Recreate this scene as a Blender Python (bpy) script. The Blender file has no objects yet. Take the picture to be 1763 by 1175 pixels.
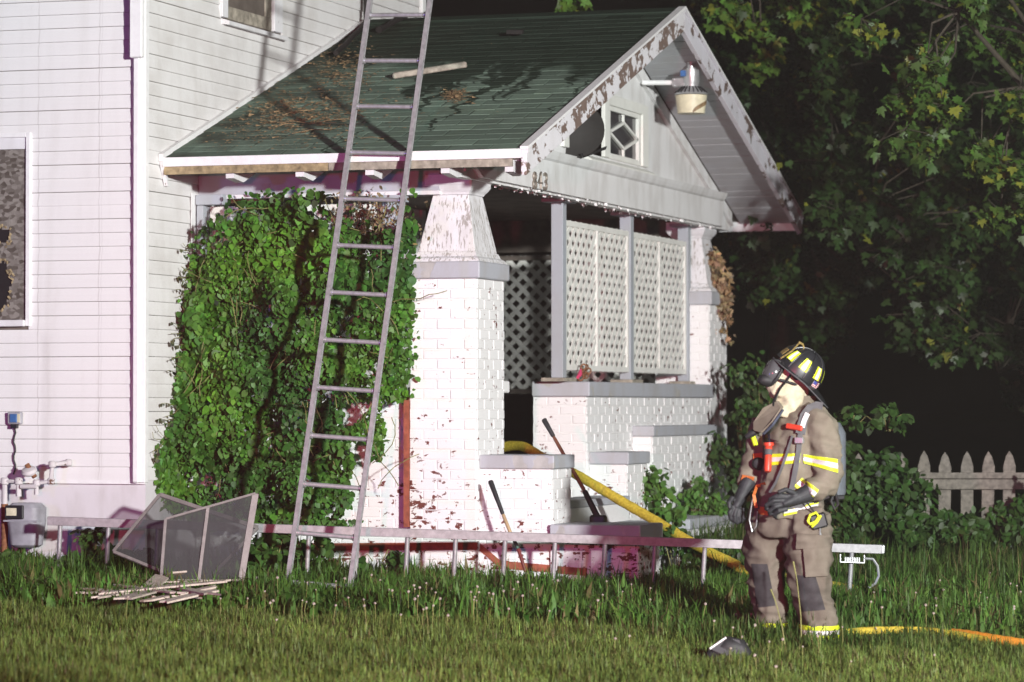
import bpy, bmesh, math, random
import numpy as np
from mathutils import Vector, Matrix, noise as mnoise
random.seed(7); RNG = np.random.default_rng(11)
S = bpy.context.scene
COL = S.collection
R = math.radians

# ------------------------------------------------------------------ camera
# world axes: x runs along the side wall of the house, y goes away from the camera along its front, z up
YAW, FPX, CAM_DIST, HORIZON = R(18.2), 5690.0, 24.0, 700.0
PITCH = math.atan((HORIZON - 587.5) / FPX)
RIGHT = np.array([math.cos(YAW), math.sin(YAW), 0.0])
FWDH = np.array([-math.sin(YAW), math.cos(YAW), 0.0])
UP0 = np.array([0, 0, 1.0])
FWD = FWDH * math.cos(PITCH) + UP0 * math.sin(PITCH)
CUP = -FWDH * math.sin(PITCH) + UP0 * math.cos(PITCH)
CPOS = -((250 - 881.5) / FPX * CAM_DIST) * RIGHT - CAM_DIST * FWDH
CPOS[2] = 1.54
cam_d = bpy.data.cameras.new('camera'); cam = bpy.data.objects.new('camera', cam_d); COL.objects.link(cam)
cam.matrix_world = Matrix(((RIGHT[0], CUP[0], -FWD[0], CPOS[0]), (RIGHT[1], CUP[1], -FWD[1], CPOS[1]),
                           (RIGHT[2], CUP[2], -FWD[2], CPOS[2]), (0, 0, 0, 1)))
cam_d.sensor_width = 36.0; cam_d.lens = 36.0 * FPX / 1763.0
cam_d.clip_start = 0.5; cam_d.clip_end = 1500
cam_d.dof.use_dof = True; cam_d.dof.focus_distance = 23.4; cam_d.dof.aperture_fstop = 2.2
S.camera = cam

# ------------------------------------------------------------------ night sky
w = bpy.data.worlds.new('World'); S.world = w; w.use_nodes = True
nt = w.node_tree; bg = nt.nodes['Background']
sky = nt.nodes.new('ShaderNodeTexSky'); sky.sky_type = 'NISHITA'; sky.sun_disc = False
sky.sun_elevation = R(-4.0); sky.sun_rotation = R(200)
nt.links.new(sky.outputs[0], bg.inputs[0]); bg.inputs[1].default_value = 0.05

# ------------------------------------------------------------------ lamps: an added gable fill, and scene light and beacons of the fire engines parked behind the photographer
def spot(name, loc, target, power, color, size, blend, radius):
    d = bpy.data.lights.new(name, 'SPOT'); o = bpy.data.objects.new(name, d); COL.objects.link(o)
    o.location = loc; o.rotation_euler = (Vector(target) - Vector(loc)).to_track_quat('-Z', 'Y').to_euler()
    d.energy = power; d.color = color; d.spot_size = R(size); d.spot_blend = blend; d.shadow_soft_size = radius
    return o
spot('scene_light', (18.9, -19.6, 4.8), (1.5, 1.6, 2.2), 49000, (0.985, 1.0, 0.975), 31.5, 0.5, 0.50)
spot('gable_fill_light', (23.5, -13.5, 5.0), (1.9, 3.2, 2.6), 2600, (0.975, 1.0, 0.96), 27, 0.6, 0.50)  # extra lamp added to brighten the gable side
spot('red_beacon', (6.5, -20.0, 2.2), (2.9, 1.0, 0.8), 4400, (1.0, 0.08, 0.20), 34, 1.0, 0.12)
spot('blue_beacon', (-3.0, -17.0, 2.8), (1.6, 1.0, 2.6), 1250, (0.20, 0.16, 1.0), 60, 1.0, 0.12)

S.view_settings.view_transform = 'Standard'; S.view_settings.look = 'None'
S.view_settings.exposure = 0.0; S.view_settings.gamma = 1.0
S.cycles.use_denoising = True
S.cycles.max_bounces = 6; S.cycles.diffuse_bounces = 3; S.cycles.glossy_bounces = 2
S.cycles.transparent_max_bounces = 8; S.cycles.volume_bounces = 0
S.cycles.sample_clamp_indirect = 4.0

# ------------------------------------------------------------------ measuring helpers: a pixel of the photo carried onto a real plane
def _ray(px, py): return FWD + RIGHT * ((px - 881.5) / FPX) - CUP * ((py - 587.5) / FPX)
def at_x(px, py, x): d = _ray(px, py); return Vector(CPOS + d * ((x - CPOS[0]) / d[0]))
def at_y(px, py, y): d = _ray(px, py); return Vector(CPOS + d * ((y - CPOS[1]) / d[1]))
def at_d(px, py, Z): return Vector(CPOS + _ray(px, py) * Z)
def ground(x, y):
    xc = min(max(x, -5.0), 9.0); yc = min(max(y, -14.0), 4.0)
    return 0.30 - 0.045 * xc + 0.03 * yc + 0.02 * math.sin(x * 1.7 + 1) * math.sin(y * 1.3)
def ground_np(x, y):
    xc = np.clip(x, -5, 9); yc = np.clip(y, -14, 4)
    return 0.30 - 0.045 * xc + 0.03 * yc + 0.02 * np.sin(x * 1.7 + 1) * np.sin(y * 1.3)

# ------------------------------------------------------------------ materials
MATS = {}
class NT:
    def __init__(s, name):
        m = bpy.data.materials.new(name); m.use_nodes = True; s.m = m; s.t = m.node_tree
        s.b = s.t.nodes['Principled BSDF']; MATS[name] = m
    def n(s, typ, **kw):
        x = s.t.nodes.new('ShaderNode' + typ)
        for k, v in kw.items(): setattr(x, k, v)
        return x
    def l(s, a, b): s.t.links.new(a, b)
    def val(s, sock, v):
        if hasattr(v, 'links'): s.l(v, sock)
        else: sock.default_value = v
    def pos(s, scale=(1, 1, 1)):
        g = s.n('NewGeometry'); mp = s.n('Mapping'); mp.inputs['Scale'].default_value = scale
        s.l(g.outputs['Position'], mp.inputs['Vector']); return mp.outputs[0]
    def noise(s, vec, scale, detail=4, rough=.6, out=0, dist=0):
        x = s.n('TexNoise'); s.l(vec, x.inputs['Vector']); x.inputs['Scale'].default_value = scale
        x.inputs['Detail'].default_value = detail; x.inputs['Roughness'].default_value = rough
        x.inputs['Distortion'].default_value = dist; return x.outputs[out]
    def ramp(s, v, a, b, lo=0.0, hi=1.0):
        x = s.n('MapRange'); s.val(x.inputs[0], v); x.inputs[1].default_value = a; x.inputs[2].default_value = b
        x.inputs[3].default_value = lo; x.inputs[4].default_value = hi; return x.outputs[0]
    def math(s, op, a, b=0.0):
        x = s.n('Math', operation=op); s.val(x.inputs[0], a); s.val(x.inputs[1], b); return x.outputs[0]
    def mix(s, f, a, b, blend='MIX'):
        x = s.n('Mix', data_type='RGBA', blend_type=blend); s.val(x.inputs[0], f)
        for i, v in ((6, a), (7, b)):
            if isinstance(v, tuple): x.inputs[i].default_value = (*v[:3], 1)
            else: s.l(v, x.inputs[i])
        return x.outputs[2]
    def bump(s, h, strength=.3, dist=.01):
        x = s.n('Bump'); x.inputs['Strength'].default_value = strength; x.inputs['Distance'].default_value = dist
        s.l(h, x.inputs['Height']); s.l(x.outputs[0], s.b.inputs['Normal'])
    def color(s, c):
        if isinstance(c, tuple): s.b.inputs['Base Color'].default_value = (*c[:3], 1)
        else: s.l(c, s.b.inputs['Base Color'])
    def set(s, rough=.6, metal=0.0, spec=.4):
        s.val(s.b.inputs['Roughness'], rough); s.b.inputs['Metallic'].default_value = metal
        s.b.inputs['Specular IOR Level'].default_value = spec
    def objrand(s): return s.n('ObjectInfo').outputs['Random']

def m_plain(name, c, rough=.6, metal=0., var=.18, scale=18., bump=.0, spec=.4, rnd=.0):
    k = NT(name); v = k.pos(); nz = k.noise(v, scale)
    dark = tuple(x * (1 - var) for x in c); lite = tuple(min(1, x * (1 + var)) for x in c)
    col = k.mix(k.ramp(nz, .3, .7), dark, lite)
    if rnd: col = k.mix(k.ramp(k.objrand(), 0, 1, 0, rnd), col, tuple(x * .45 for x in c))
    k.color(col); k.set(rough, metal, spec)
    if bump: k.bump(nz, bump, .004)
    return k.m

def m_peel(name, paint, under, amount, scale, stretch=(1, 1, 1), grime=.12, rough=.65, low=None, rnd=0.0):
    """old paint with flakes missing: the bare stuff shows through irregular chips"""
    k = NT(name); v = k.pos(stretch)
    n1 = k.noise(v, scale, 7, .62, dist=.3); n2 = k.noise(k.pos(), 3.0, 3)
    th = k.math('ADD', n1, k.math('MULTIPLY', k.math('SUBTRACT', n2, .5), .35))
    if low:   # more chips towards the foot of the wall (rising damp)
        g = k.n('NewGeometry'); sx = k.n('SeparateXYZ'); k.l(g.outputs['Position'], sx.inputs[0])
        th = k.math('ADD', th, k.ramp(sx.outputs[2], low[0], low[1], low[2], 0.0))
    chip = k.ramp(th, 1 - amount, 1 - amount + .02)
    gr = k.noise(k.pos((1, 1, .35)), 5.0, 5)
    base = k.mix(k.ramp(gr, .45, .8, 0, grime), paint, (.32, .29, .25))
    if rnd: base = k.mix(k.ramp(k.objrand(), 0, 1, 0, rnd), base, tuple(x * .8 for x in paint))
    un = k.mix(k.noise(v, scale * 2.3, 3), under, tuple(x * .45 for x in under))
    k.color(k.mix(chip, base, un)); k.set(rough, 0, .3)
    fine = k.noise(k.pos(), 90, 3)
    k.bump(k.math('ADD', k.math('MULTIPLY', chip, -.7), k.math('MULTIPLY', fine, .25)), .45, .004)
    return k.m

def m_leaf(name, rough=.5, trans=.25):
    k = NT(name); a = k.n('Attribute', attribute_name='tint')
    col = a.outputs['Color']
    n = k.noise(k.pos(), 30, 2)
    k.color(k.mix(k.ramp(n, .35, .7, 0, .35), col, (.03, .05, .012))); k.set(rough, 0, .35)
    if trans:
        tr = k.n('BsdfTranslucent'); k.l(col, tr.inputs['Color']); ms = k.n('MixShader')
        ms.inputs[0].default_value = trans; out = k.t.nodes['Material Output']
        k.l(k.b.outputs[0], ms.inputs[1]); k.l(tr.outputs[0], ms.inputs[2]); k.l(ms.outputs[0], out.inputs['Surface'])
    return k.m

# vinyl siding with faint run-off marks and soot low on the wall
k = NT('vinyl'); g = k.noise(k.pos((1.2, 1.2, .12)), 6.0, 5); s2 = k.noise(k.pos(), 1.6, 3)
c = k.mix(k.ramp(g, .5, .85, 0, .3), (.74, .735, .73), (.46, .44, .40))
gx = k.n('NewGeometry'); sx = k.n('SeparateXYZ'); k.l(gx.outputs['Position'], sx.inputs[0])
for x0, wd, amt in ((-0.862, .006, .28), (-0.372, .007, .26), (-0.352, .005, .14), (-0.80, .045, .13)):
    dd = k.math('ABSOLUTE', k.math('SUBTRACT', sx.outputs[0], k.math('ADD', x0, k.math('MULTIPLY', k.math('SUBTRACT', k.noise(k.pos((0, 0, 1)), 3.1, 3), .5), .05))))
    f = k.math('MULTIPLY', k.ramp(dd, wd * .4, wd, 1, 0), k.ramp(k.noise(k.pos((3, 3, .8)), 4.0, 3), .3, .6, .1, amt * 1.4))
    if wd > .03: f = k.math('MULTIPLY', f, k.ramp(sx.outputs[2], 2.0, 2.15, 1, 0))
    c = k.mix(f, c, (.30, .27, .25))
sm = k.math('MULTIPLY', k.ramp(k.noise(k.pos(), 2.2, 4), .42, .7), k.ramp(sx.outputs[0], -.02, .0, 0, .75))
c = k.mix(k.math('MULTIPLY', sm, .35), c, (.30, .26, .21))
k.color(c); k.set(.55, 0, .3); k.bump(k.noise(k.pos((2, 2, 30)), 8, 3), .06, .002)
m_plain('white_trim', (.78, .78, .78), .5, var=.06)
m_peel('foundation_paint', (.62, .60, .62), (.30, .25, .22), .27, 2.6, grime=.55)
m_peel('brick_paint', (.80, .80, .80), (.21, .065, .05), .355, 15.0, (1, 1, 1.5), grime=.10, low=(.3, 1.3, .105), rnd=.12)
m_plain('bare_brick', (.22, .075, .05), .85, var=.35, scale=30, bump=.3)
m_peel('mortar_paint', (.77, .765, .76), (.25, .12, .09), .24, 10.0, low=(.3, 1.2, .07))
m_peel('trim_paint', (.72, .72, .74), (.27, .22, .19), .27, 13.0, (1, 1, .35), grime=.4)
m_peel('column_paint', (.72, .72, .74), (.50, .47, .44), .44, 26.0, (2.4, 2.4, .10), grime=.45)
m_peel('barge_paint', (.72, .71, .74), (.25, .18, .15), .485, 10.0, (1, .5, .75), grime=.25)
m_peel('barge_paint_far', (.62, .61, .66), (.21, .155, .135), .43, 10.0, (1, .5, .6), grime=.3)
m_peel('beam_paint', (.74, .74, .74), (.33, .29, .26), .22, 7.0, (1, .5, 1), grime=.55)
m_peel('grey_paint', (.42, .435, .475), (.56, .55, .53), .40, 5.0, (1, 1, .6), grime=.55)
m_peel('grey_post', (.37, .40, .44), (.24, .24, .24), .30, 14.0, (2, 2, .12), grime=.3)
m_peel('lattice_paint', (.76, .76, .72), (.42, .36, .28), .17, 14.0, grime=.25)
m_peel('soffit_paint', (.40, .41, .43), (.16, .14, .12), .235, 16.0, (.4, 1, 1), grime=.3)
m_plain('raw_wood', (.28, .22, .125), .8, var=.5, scale=22, bump=.2)
m_plain('grey_wood', (.30, .27, .22), .85, var=.45, scale=16, bump=.3)
m_plain('fence_wood', (.16, .14, .12), .85, var=.4, scale=26, bump=.3)
m_plain('lath_wood', (.55, .47, .40), .8, var=.25, scale=20, bump=.2, rnd=.35)
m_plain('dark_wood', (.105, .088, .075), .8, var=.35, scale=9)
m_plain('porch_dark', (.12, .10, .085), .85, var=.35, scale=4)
m_plain('void_black', (.012, .011, .011), .7)
m_plain('glass_dark', (.02, .022, .024), .12, spec=.7)
m_plain('aluminium', (.27, .26, .27), .5, metal=.35, var=.22, scale=26, bump=.08)
m_plain('screen_frame', (.20, .175, .17), .5, metal=.2)
m_plain('rung_metal', (.38, .37, .38), .42, metal=.4, var=.2, scale=30)
m_plain('galvanised', (.52, .53, .54), .35, metal=.65, var=.2)
m_plain('meter_grey', (.30, .30, .33), .55, var=.3, scale=7)
m_peel('pipe_paint', (.56, .53, .54), (.19, .10, .07), .34, 16.0, grime=.4)
m_plain('rust', (.20, .085, .04), .85, var=.45, scale=35, bump=.3)
m_plain('red_band', (.30, .085, .05), .75, var=.35, scale=28)
m_plain('black_plastic', (.018, .018, .02), .42, var=.2)
m_plain('black_rubber', (.022, .022, .024), .6, var=.3)
m_plain('blue_plastic', (.05, .13, .32), .4, var=.15)
m_plain('cream_plastic', (.62, .58, .42), .45, var=.15)
m_plain('burnt_plastic', (.22, .15, .08), .6, var=.4)
k = NT('hose_yellow'); wn_ = k.noise(k.pos((1, 1, 1)), 60, 3); g_ = k.noise(k.pos(), 14, 5); c = k.mix(k.ramp(wn_, .35, .65), (.40, .30, .03), (.62, .49, .06)); c = k.mix(k.ramp(g_, .55, .7, 0, .6), c, (.16, .12, .04)); k.color(c); k.set(.75, 0, .25); k.bump(wn_, .5, .004)
m_plain('hose_orange', (.70, .27, .03), .6, var=.15, scale=40, bump=.15)
m_plain('ink', (.03, .025, .02), .6)
m_plain('number_metal', (.23, .20, .17), .5, metal=.3)
m_plain('tool_wood', (.42, .30, .17), .6, var=.2)
m_plain('tool_brown', (.18, .07, .04), .5, var=.3)
m_plain('tool_green', (.04, .10, .07), .5); m_plain('tool_maroon', (.16, .03, .03), .5)
m_plain('pink_cloth', (.65, .06, .16), .6)
m_plain('dead_leaf', (.42, .25, .11), .8, var=.4, scale=30)
m_plain('litter', (.24, .165, .085), .85, var=.6, scale=40)
m_plain('bark', (.05, .042, .03), .9, var=.4, scale=25, bump=.4)
m_plain('vine_stem', (.20, .19, .07), .7, var=.3)
m_plain('char', (.015, .013, .012), .7)
m_plain('flower', (.36, .30, .26), .7, var=.25, scale=60)
m_plain('stalk', (.24, .24, .08), .7)
m_plain('soil', (.055, .045, .028), .95, var=.5, scale=3, bump=.4)
# fly screen: woven mesh, mostly see-through
k = NT('fly_screen'); k.color((.055, .052, .055)); k.set(.7, .0, .3)
k.b.inputs['Alpha'].default_value = .66
# weathered strand board
k = NT('strand_board'); vo = k.n('TexVoronoi'); k.l(k.pos((1, 1, 1.6)), vo.inputs['Vector']); vo.inputs['Scale'].default_value = 26
c = k.mix(k.ramp(vo.outputs['Color'], .2, .8), (.075, .062, .052), (.23, .21, .19))
c = k.mix(k.ramp(k.noise(k.pos((4, 1, 1)), 7, 5), .62, .78, 0, .5), c, (.42, .40, .37)); k.color(c); k.set(.85); k.bump(vo.outputs['Distance'], .25, .004)
# green shingle: granules, soaked area near the ridge with water running out of it
k = NT('shingle'); gp = k.n('NewGeometry'); sp = k.n('SeparateXYZ'); k.l(gp.outputs['Position'], sp.inputs[0])
gran = k.noise(k.pos(), 140, 3); big = k.noise(k.pos(), 3.2, 5)
c = k.mix(k.ramp(gran, .3, .7), (.125, .19, .145), (.23, .31, .245)); c = k.mix(k.ramp(k.objrand(), 0, 1, 0, .65), c, (.07, .10, .08))
c = k.mix(k.ramp(big, .5, .75, 0, .5), c, (.08, .10, .08))
wob = k.math('MULTIPLY', k.math('SUBTRACT', k.noise(k.pos((.9, 2.2, 0)), 1.9, 4, .65), .5), .55)
xs = k.math('ADD', sp.outputs[0], wob)
cmb = k.n('CombineXYZ'); k.l(xs, cmb.inputs[0]); k.l(k.math('MULTIPLY', sp.outputs[1], .10), cmb.inputs[1])
st = k.noise(cmb.outputs[0], 6.5, 2, .5)
reach = k.math('ADD', k.ramp(sp.outputs[1], .5, 2.5, -.06, .06), st)
streak = k.math('MULTIPLY', k.ramp(reach, .585, .61), k.ramp(sp.outputs[0], .9, 1.3))
edge = k.math('ADD', sp.outputs[1], k.math('ADD', k.math('MULTIPLY', k.math('SUBTRACT', k.noise(k.pos((2, .8, 0)), 1.6, 4), .5), 1.1), k.ramp(sp.outputs[0], 0, 2.8, -.5, .2)))
wet = k.math('MAXIMUM', streak, k.ramp(edge, 2.35, 2.75))
soot = k.math('MULTIPLY', k.ramp(sp.outputs[0], .1, 1.25, 1, 0), k.ramp(k.noise(k.pos(), 2.4, 5), .40, .62))
c = k.mix(k.math('MULTIPLY', wet, .84), c, (.008, .016, .010)); c = k.mix(k.math('MULTIPLY', soot, .8), c, (.03, .026, .02))
k.color(c); k.val(k.b.inputs['Roughness'], k.ramp(wet, 0, 1, .95, .85)); k.b.inputs['Specular IOR Level'].default_value = .06; k.bump(gran, .3, .003)
m_leaf('ivy_leaf'); m_leaf('maple_leaf', .45, .3); m_leaf('grass_blade', .55, .3)
# ground: dark soil under thatch
k = NT('turf'); n = k.noise(k.pos(), 9, 6); c = k.mix(k.ramp(n, .35, .65), (.030, .032, .012), (.07, .07, .026)); k.color(c); k.set(.95, 0, .1); k.bump(n, .6, .03)
# firefighter
k = NT('turnout_cloth'); n = k.noise(k.pos(), 8, 6); wv = k.noise(k.pos((1, 1, 1)), 220, 2)
c = k.mix(k.ramp(n, .35, .7), (.175, .152, .115), (.25, .222, .175)); c = k.mix(k.ramp(k.noise(k.pos(), 3.2, 4), .55, .75, 0, .5), c, (.11, .085, .07)); k.color(c); k.set(.9, 0, .15); k.bump(wv, .25, .003)
k = NT('trouser_cloth'); n = k.noise(k.pos(), 8, 6); wv = k.noise(k.pos(), 220, 2)
c = k.mix(k.ramp(n, .35, .7), (.14, .117, .092), (.21, .183, .148)); c = k.mix(k.ramp(k.noise(k.pos((1, 1, .5)), 5, 5), .5, .72, 0, .6), c, (.075, .058, .05)); k.color(c); k.set(.9, 0, .15); k.bump(wv, .25, .003)
m_plain('knee_patch', (.042, .037, .040), .8, var=.3, scale=20, bump=.2)
m_plain('lime_tape', (.70, .82, .03), .5, var=.08); m_plain('silver_tape', (.74, .70, .70), .3, var=.08)
m_plain('hood_cloth', (.54, .49, .35), .9, var=.22, scale=16, bump=.3)
m_plain('helmet_black', (.022, .023, .026), .32, var=.2, spec=.6); m_plain('glove_leather', (.032, .034, .038), .6, var=.35, scale=30, bump=.3)
m_plain('strap_grey', (.085, .085, .09), .65, var=.25); m_plain('red_plastic', (.62, .06, .03), .4, var=.15); m_plain('orange_strap_lit_tape', (.62, .18, .05), .6)
m_plain('gold', (.45, .34, .12), .4, metal=.5, var=.5, scale=90); m_plain('flag_red', (.55, .10, .12), .5); m_plain('flag_blue', (.06, .08, .30), .5); m_plain('flag_white', (.75, .73, .73), .5)
m_plain('bottle_grey', (.13, .14, .16), .4, var=.3); m_plain('navy_cloth', (.05, .06, .09), .7); m_plain('boot_rubber', (.03, .028, .026), .55); m_plain('brass', (.50, .30, .10), .35, metal=.6)
k = NT('mask_lens'); k.color((.09, .09, .095)); k.set(.16, 0, .6)

# ------------------------------------------------------------------ mesh helpers
def mesh(name, verts, faces, smooth=False):
    me = bpy.data.meshes.new(name); me.from_pydata([tuple(v) for v in verts], [], faces); me.update()
    if smooth: me.shade_smooth()
    return me
WM = {}
def put(name, me, mat, parent=None, M=None):
    o = bpy.data.objects.new(name, me)
    if mat is not None and me is not None and not me.materials: me.materials.append(MATS[mat])
    COL.objects.link(o); M = M or Matrix.Identity(4)
    o.matrix_basis = M; WM[o] = M
    if parent is not None:
        o.parent = parent; o.matrix_parent_inverse = WM[parent].inverted()
    return o
def thing(name, label, cat, loc, group=None):
    o = put(name, None, None, None, Matrix.Translation(Vector(loc))); tag(o, label, cat, group); return o
def tag(o, label, cat, group=None, kind=None):
    o['label'] = label; o['category'] = cat
    if group: o['group'] = group
    if kind: o['kind'] = kind
    return o
class MB:
    def __init__(s): s.v = []; s.f = []
    def add(s, vs, fs):
        b = len(s.v); s.v += [Vector(v) for v in vs]; s.f += [tuple(i + b for i in f) for f in fs]; return s
    def box(s, lo, hi):
        (a, b, c), (d, e, f) = lo, hi
        return s.hexa([(a, b, c), (d, b, c), (d, e, c), (a, e, c), (a, b, f), (d, b, f), (d, e, f), (a, e, f)])
    def hexa(s, p): return s.add(p, [(3, 2, 1, 0), (4, 5, 6, 7), (0, 1, 5, 4), (1, 2, 6, 5), (2, 3, 7, 6), (3, 0, 4, 7)])
    def bar(s, p, q, wx, wz, up=(0, 0, 1)):
        """box from p to q, wx across, wz along 'up'"""
        p, q = Vector(p), Vector(q); d = (q - p).normalized(); sd = d.cross(Vector(up)).normalized(); u = sd.cross(d).normalized()
        a, b = sd * wx / 2, u * wz / 2
        return s.hexa([p - a - b, p + a - b, q + a - b, q - a - b, p - a + b, p + a + b, q + a + b, q - a + b])
    def ring(s, pts, rads, n=10, caps=True, flat=None):
        pts = [Vector(p) for p in pts]
        if not hasattr(rads, '__len__'): rads = [rads] * len(pts)
        b = len(s.v); ref = None
        for i, p in enumerate(pts):
            t = (pts[min(i + 1, len(pts) - 1)] - pts[max(i - 1, 0)]).normalized()
            if ref is None:
                ref = Vector((0, 0, 1)) if abs(t.z) < .9 else Vector((0, 1, 0))
            a = (ref - t * ref.dot(t)).normalized(); c = t.cross(a); ref = a
            ra, rc = rads[i] if hasattr(rads[i], '__len__') else (rads[i], rads[i])
            for j in range(n):
                th = 2 * math.pi * j / n; s.v.append(p + a * math.cos(th) * ra + c * math.sin(th) * rc)
        for i in range(len(pts) - 1):
            for j in range(n):
                j2 = (j + 1) % n; s.f.append((b + i * n + j, b + i * n + j2, b + (i + 1) * n + j2, b + (i + 1) * n + j))
        if caps:
            s.f.append(tuple(b + j for j in reversed(range(n)))); e = b + (len(pts) - 1) * n; s.f.append(tuple(e + j for j in range(n)))
        return s
    def lathe(s, c, prof, n=20, axis=(0, 0, 1), xa=None):
        """prof: (radius, height) along axis from c"""
        c = Vector(c); ax = Vector(axis).normalized(); a = Vector(xa).normalized() if xa else ax.orthogonal().normalized(); d = ax.cross(a)
        b = len(s.v)
        for r, h in prof:
            for j in range(n):
                th = 2 * math.pi * j / n; s.v.append(c + ax * h + a * math.cos(th) * r + d * math.sin(th) * r)
        for i in range(len(prof) - 1):
            for j in range(n):
                j2 = (j + 1) % n; s.f.append((b + i * n + j, b + i * n + j2, b + (i + 1) * n + j2, b + (i + 1) * n + j))
        s.f.append(tuple(b + j for j in reversed(range(n)))); e = b + (len(prof) - 1) * n; s.f.append(tuple(e + j for j in range(n)))
        return s
    def prism(s, poly, off):
        """poly: 3D points in a plane, extruded by vector off"""
        n = len(poly); off = Vector(off); P = [Vector(p) for p in poly]; b = len(s.v)
        s.v += P + [p + off for p in P]
        s.f.append(tuple(b + i for i in reversed(range(n)))); s.f.append(tuple(b + n + i for i in range(n)))
        for i in range(n):
            j = (i + 1) % n; s.f.append((b + i, b + j, b + n + j, b + n + i))
        return s
    def put(s, name, mat, parent=None, smooth=False, bevel=0):
        me = mesh(name, s.v, s.f)
        bm = bmesh.new(); bm.from_mesh(me); bmesh.ops.recalc_face_normals(bm, faces=bm.faces)
        if bevel: bmesh.ops.bevel(bm, geom=[e for e in bm.edges if e.calc_face_angle(0) > .6], offset=bevel, segments=1, affect='EDGES', profile=.5)
        bm.to_mesh(me); bm.free()
        if smooth:
            me.shade_smooth()
            for e in me.edges: pass
            try: me.set_sharp_from_angle(angle=R(40))
            except Exception: pass
        return put(name, me, mat, parent)
_box_cache = {}
def unit_box(bev=0.0, key=None):
    kk = (round(bev, 4), key)
    if kk not in _box_cache:
        m = MB().box((-.5, -.5, -.5), (.5, .5, .5)); _box_cache[kk] = mesh('piece', m.v, m.f)
    return _box_cache[kk]
_mat_box = {}
def piece(name, mat, lo, hi, parent, rot=None):
    """one small box-shaped piece: shared unit mesh, placed and scaled"""
    if mat not in _mat_box:
        m = MB().box((-.5, -.5, -.5), (.5, .5, .5)); me = mesh('piece_' + mat, m.v, m.f); me.materials.append(MATS[mat]); _mat_box[mat] = me
    lo, hi = Vector(lo), Vector(hi)
    M = Matrix.Translation((lo + hi) / 2) @ (rot or Matrix.Identity(4)) @ Matrix.Diagonal((*(hi - lo), 1))
    return put(name, _mat_box[mat], None, parent, M)
# ------------------------------------------------------------------ ground
def make_ground():
    xs = np.concatenate([np.linspace(-250, -8, 14), np.linspace(-7, 14, 64), np.linspace(16, 250, 14)])
    ys = np.concatenate([np.linspace(-80, -13, 8), np.linspace(-12, 10, 64), np.linspace(12, 420, 14)])
    X, Y = np.meshgrid(xs, ys); Z = ground_np(X, Y)
    v = np.stack([X.ravel(), Y.ravel(), Z.ravel()], 1); nx = len(xs)
    f = [(j * nx + i, j * nx + i + 1, (j + 1) * nx + i + 1, (j + 1) * nx + i) for j in range(len(ys) - 1) for i in range(nx - 1)]
    o = put('ground', mesh('ground', v, f, True), 'turf'); o['kind'] = 'structure'
make_ground()

# ------------------------------------------------------------------ the house
HOUSE = thing('house', 'white sided house with brick porch, green shingled porch roof and peeling gable', 'house', (0, 0, 0.3))
XG = 2.25          # front face of pillars and gable beam
YN, YF = 0.85, 8.13   # near and far face of the porch
EY, EZ = 0.267, 3.36  # near eave
RY, RZ = 4.49, 4.83   # ridge
XE = 2.82             # rake overhang
FY = 2 * RY - EY
SLOPE = math.atan2(RZ - EZ, RY - EY)

# walls: backing sheathing, then every course of siding a board of its own
side = MB().box((-6.5, 0.014, 1.001), (-0.03, .2, 6.2)).put('side_wall', 'porch_dark', HOUSE)
front = MB().box((-.2, 0.201, 0.3), (-0.014, 5.93, 6.2)).put('front_wall', 'porch_dark', HOUSE)
EXPO = 0.1005
def board_mesh(L, along_x):
    # clapboard profile: butt 15 mm proud, top stops short so dark backing in the gap draws the shadow line; slight bow at the edge
    prof = [(0, 0), (.015, 0), (.0165, .006), (.013, .05), (.0055, EXPO - .0027), (0, EXPO - .0027)]
    m = MB(); n = len(prof)
    for t in (0, 1):
        for d, z in prof:
            m.v.append(Vector((-t * L, .014 - d, z)) if along_x else Vector((-.014 + d, t * L, z)))
    m.f += [tuple(range(n)), tuple(range(2 * n - 1, n - 1, -1))] + [(i, n + i, n + (i + 1) % n, (i + 1) % n) for i in range(n)]
    bm = bmesh.new(); me = mesh('clapboard', m.v, m.f); bm.from_mesh(me); bmesh.ops.recalc_face_normals(bm, faces=bm.faces); bm.to_mesh(me); bm.free()
    me.materials.append(MATS['vinyl']); return me
WX0, WX1, WZ0, WZ1 = -1.92, -0.925, 2.13, 3.52       # boarded window in the side wall
UY0, UY1, UZ0, UZ1 = 1.36, 2.58, 4.50, 5.9           # upper window in the front wall
full = board_mesh(6.4, True); right_bit = board_mesh(-WX1 - .10 + .012, True); left_bit = board_mesh(4.48, True)
fr_full = board_mesh(5.85, False); fr_near = board_mesh(UY0 - .004 + .02 - .04, False); fr_far = board_mesh(5.85 - UY1 - .02, False)
def jit(v): return v + random.uniform(-.0012, .0012)
for i in range(43):
    z = 1.0 + i * EXPO
    T = lambda x, y: Matrix.Translation((x, y, jit(z))) @ Matrix.Rotation(random.uniform(-.0006, .0006), 4, 'Y')
    if z > WZ0 - .06 and z < WZ1 - .03:
        put('siding_board', right_bit, None, side, T(-.10, 0)); put('siding_board', left_bit, None, side, T(WX0 - .0, 0))
    else:
        put('siding_board', full, None, side, T(-.10, 0))
    if z > UZ0 - .06:
        put('siding_board', fr_near, None, front, Matrix.Translation((0, .04, jit(z)))); put('siding_board', fr_far, None, front, Matrix.Translation((0, UY1 + .04, jit(z))))
    else:
        put('siding_board', fr_full, None, front, Matrix.Translation((0, .04, jit(z))))
MB().box((-.105, -.018, 0.985), (.006, .05, 5.6)).put('corner_trim', 'white_trim', HOUSE, bevel=.006)
MB().box((-.082, -.05, 0.985), (-.030, -.0185, 5.6)).put('corner_bead', 'white_trim', HOUSE, bevel=.01)
MB().box((-.088, -.10, 4.07), (.012, -.051, 5.6)).put('conduit_cover', 'white_trim', HOUSE, bevel=.008)
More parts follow.
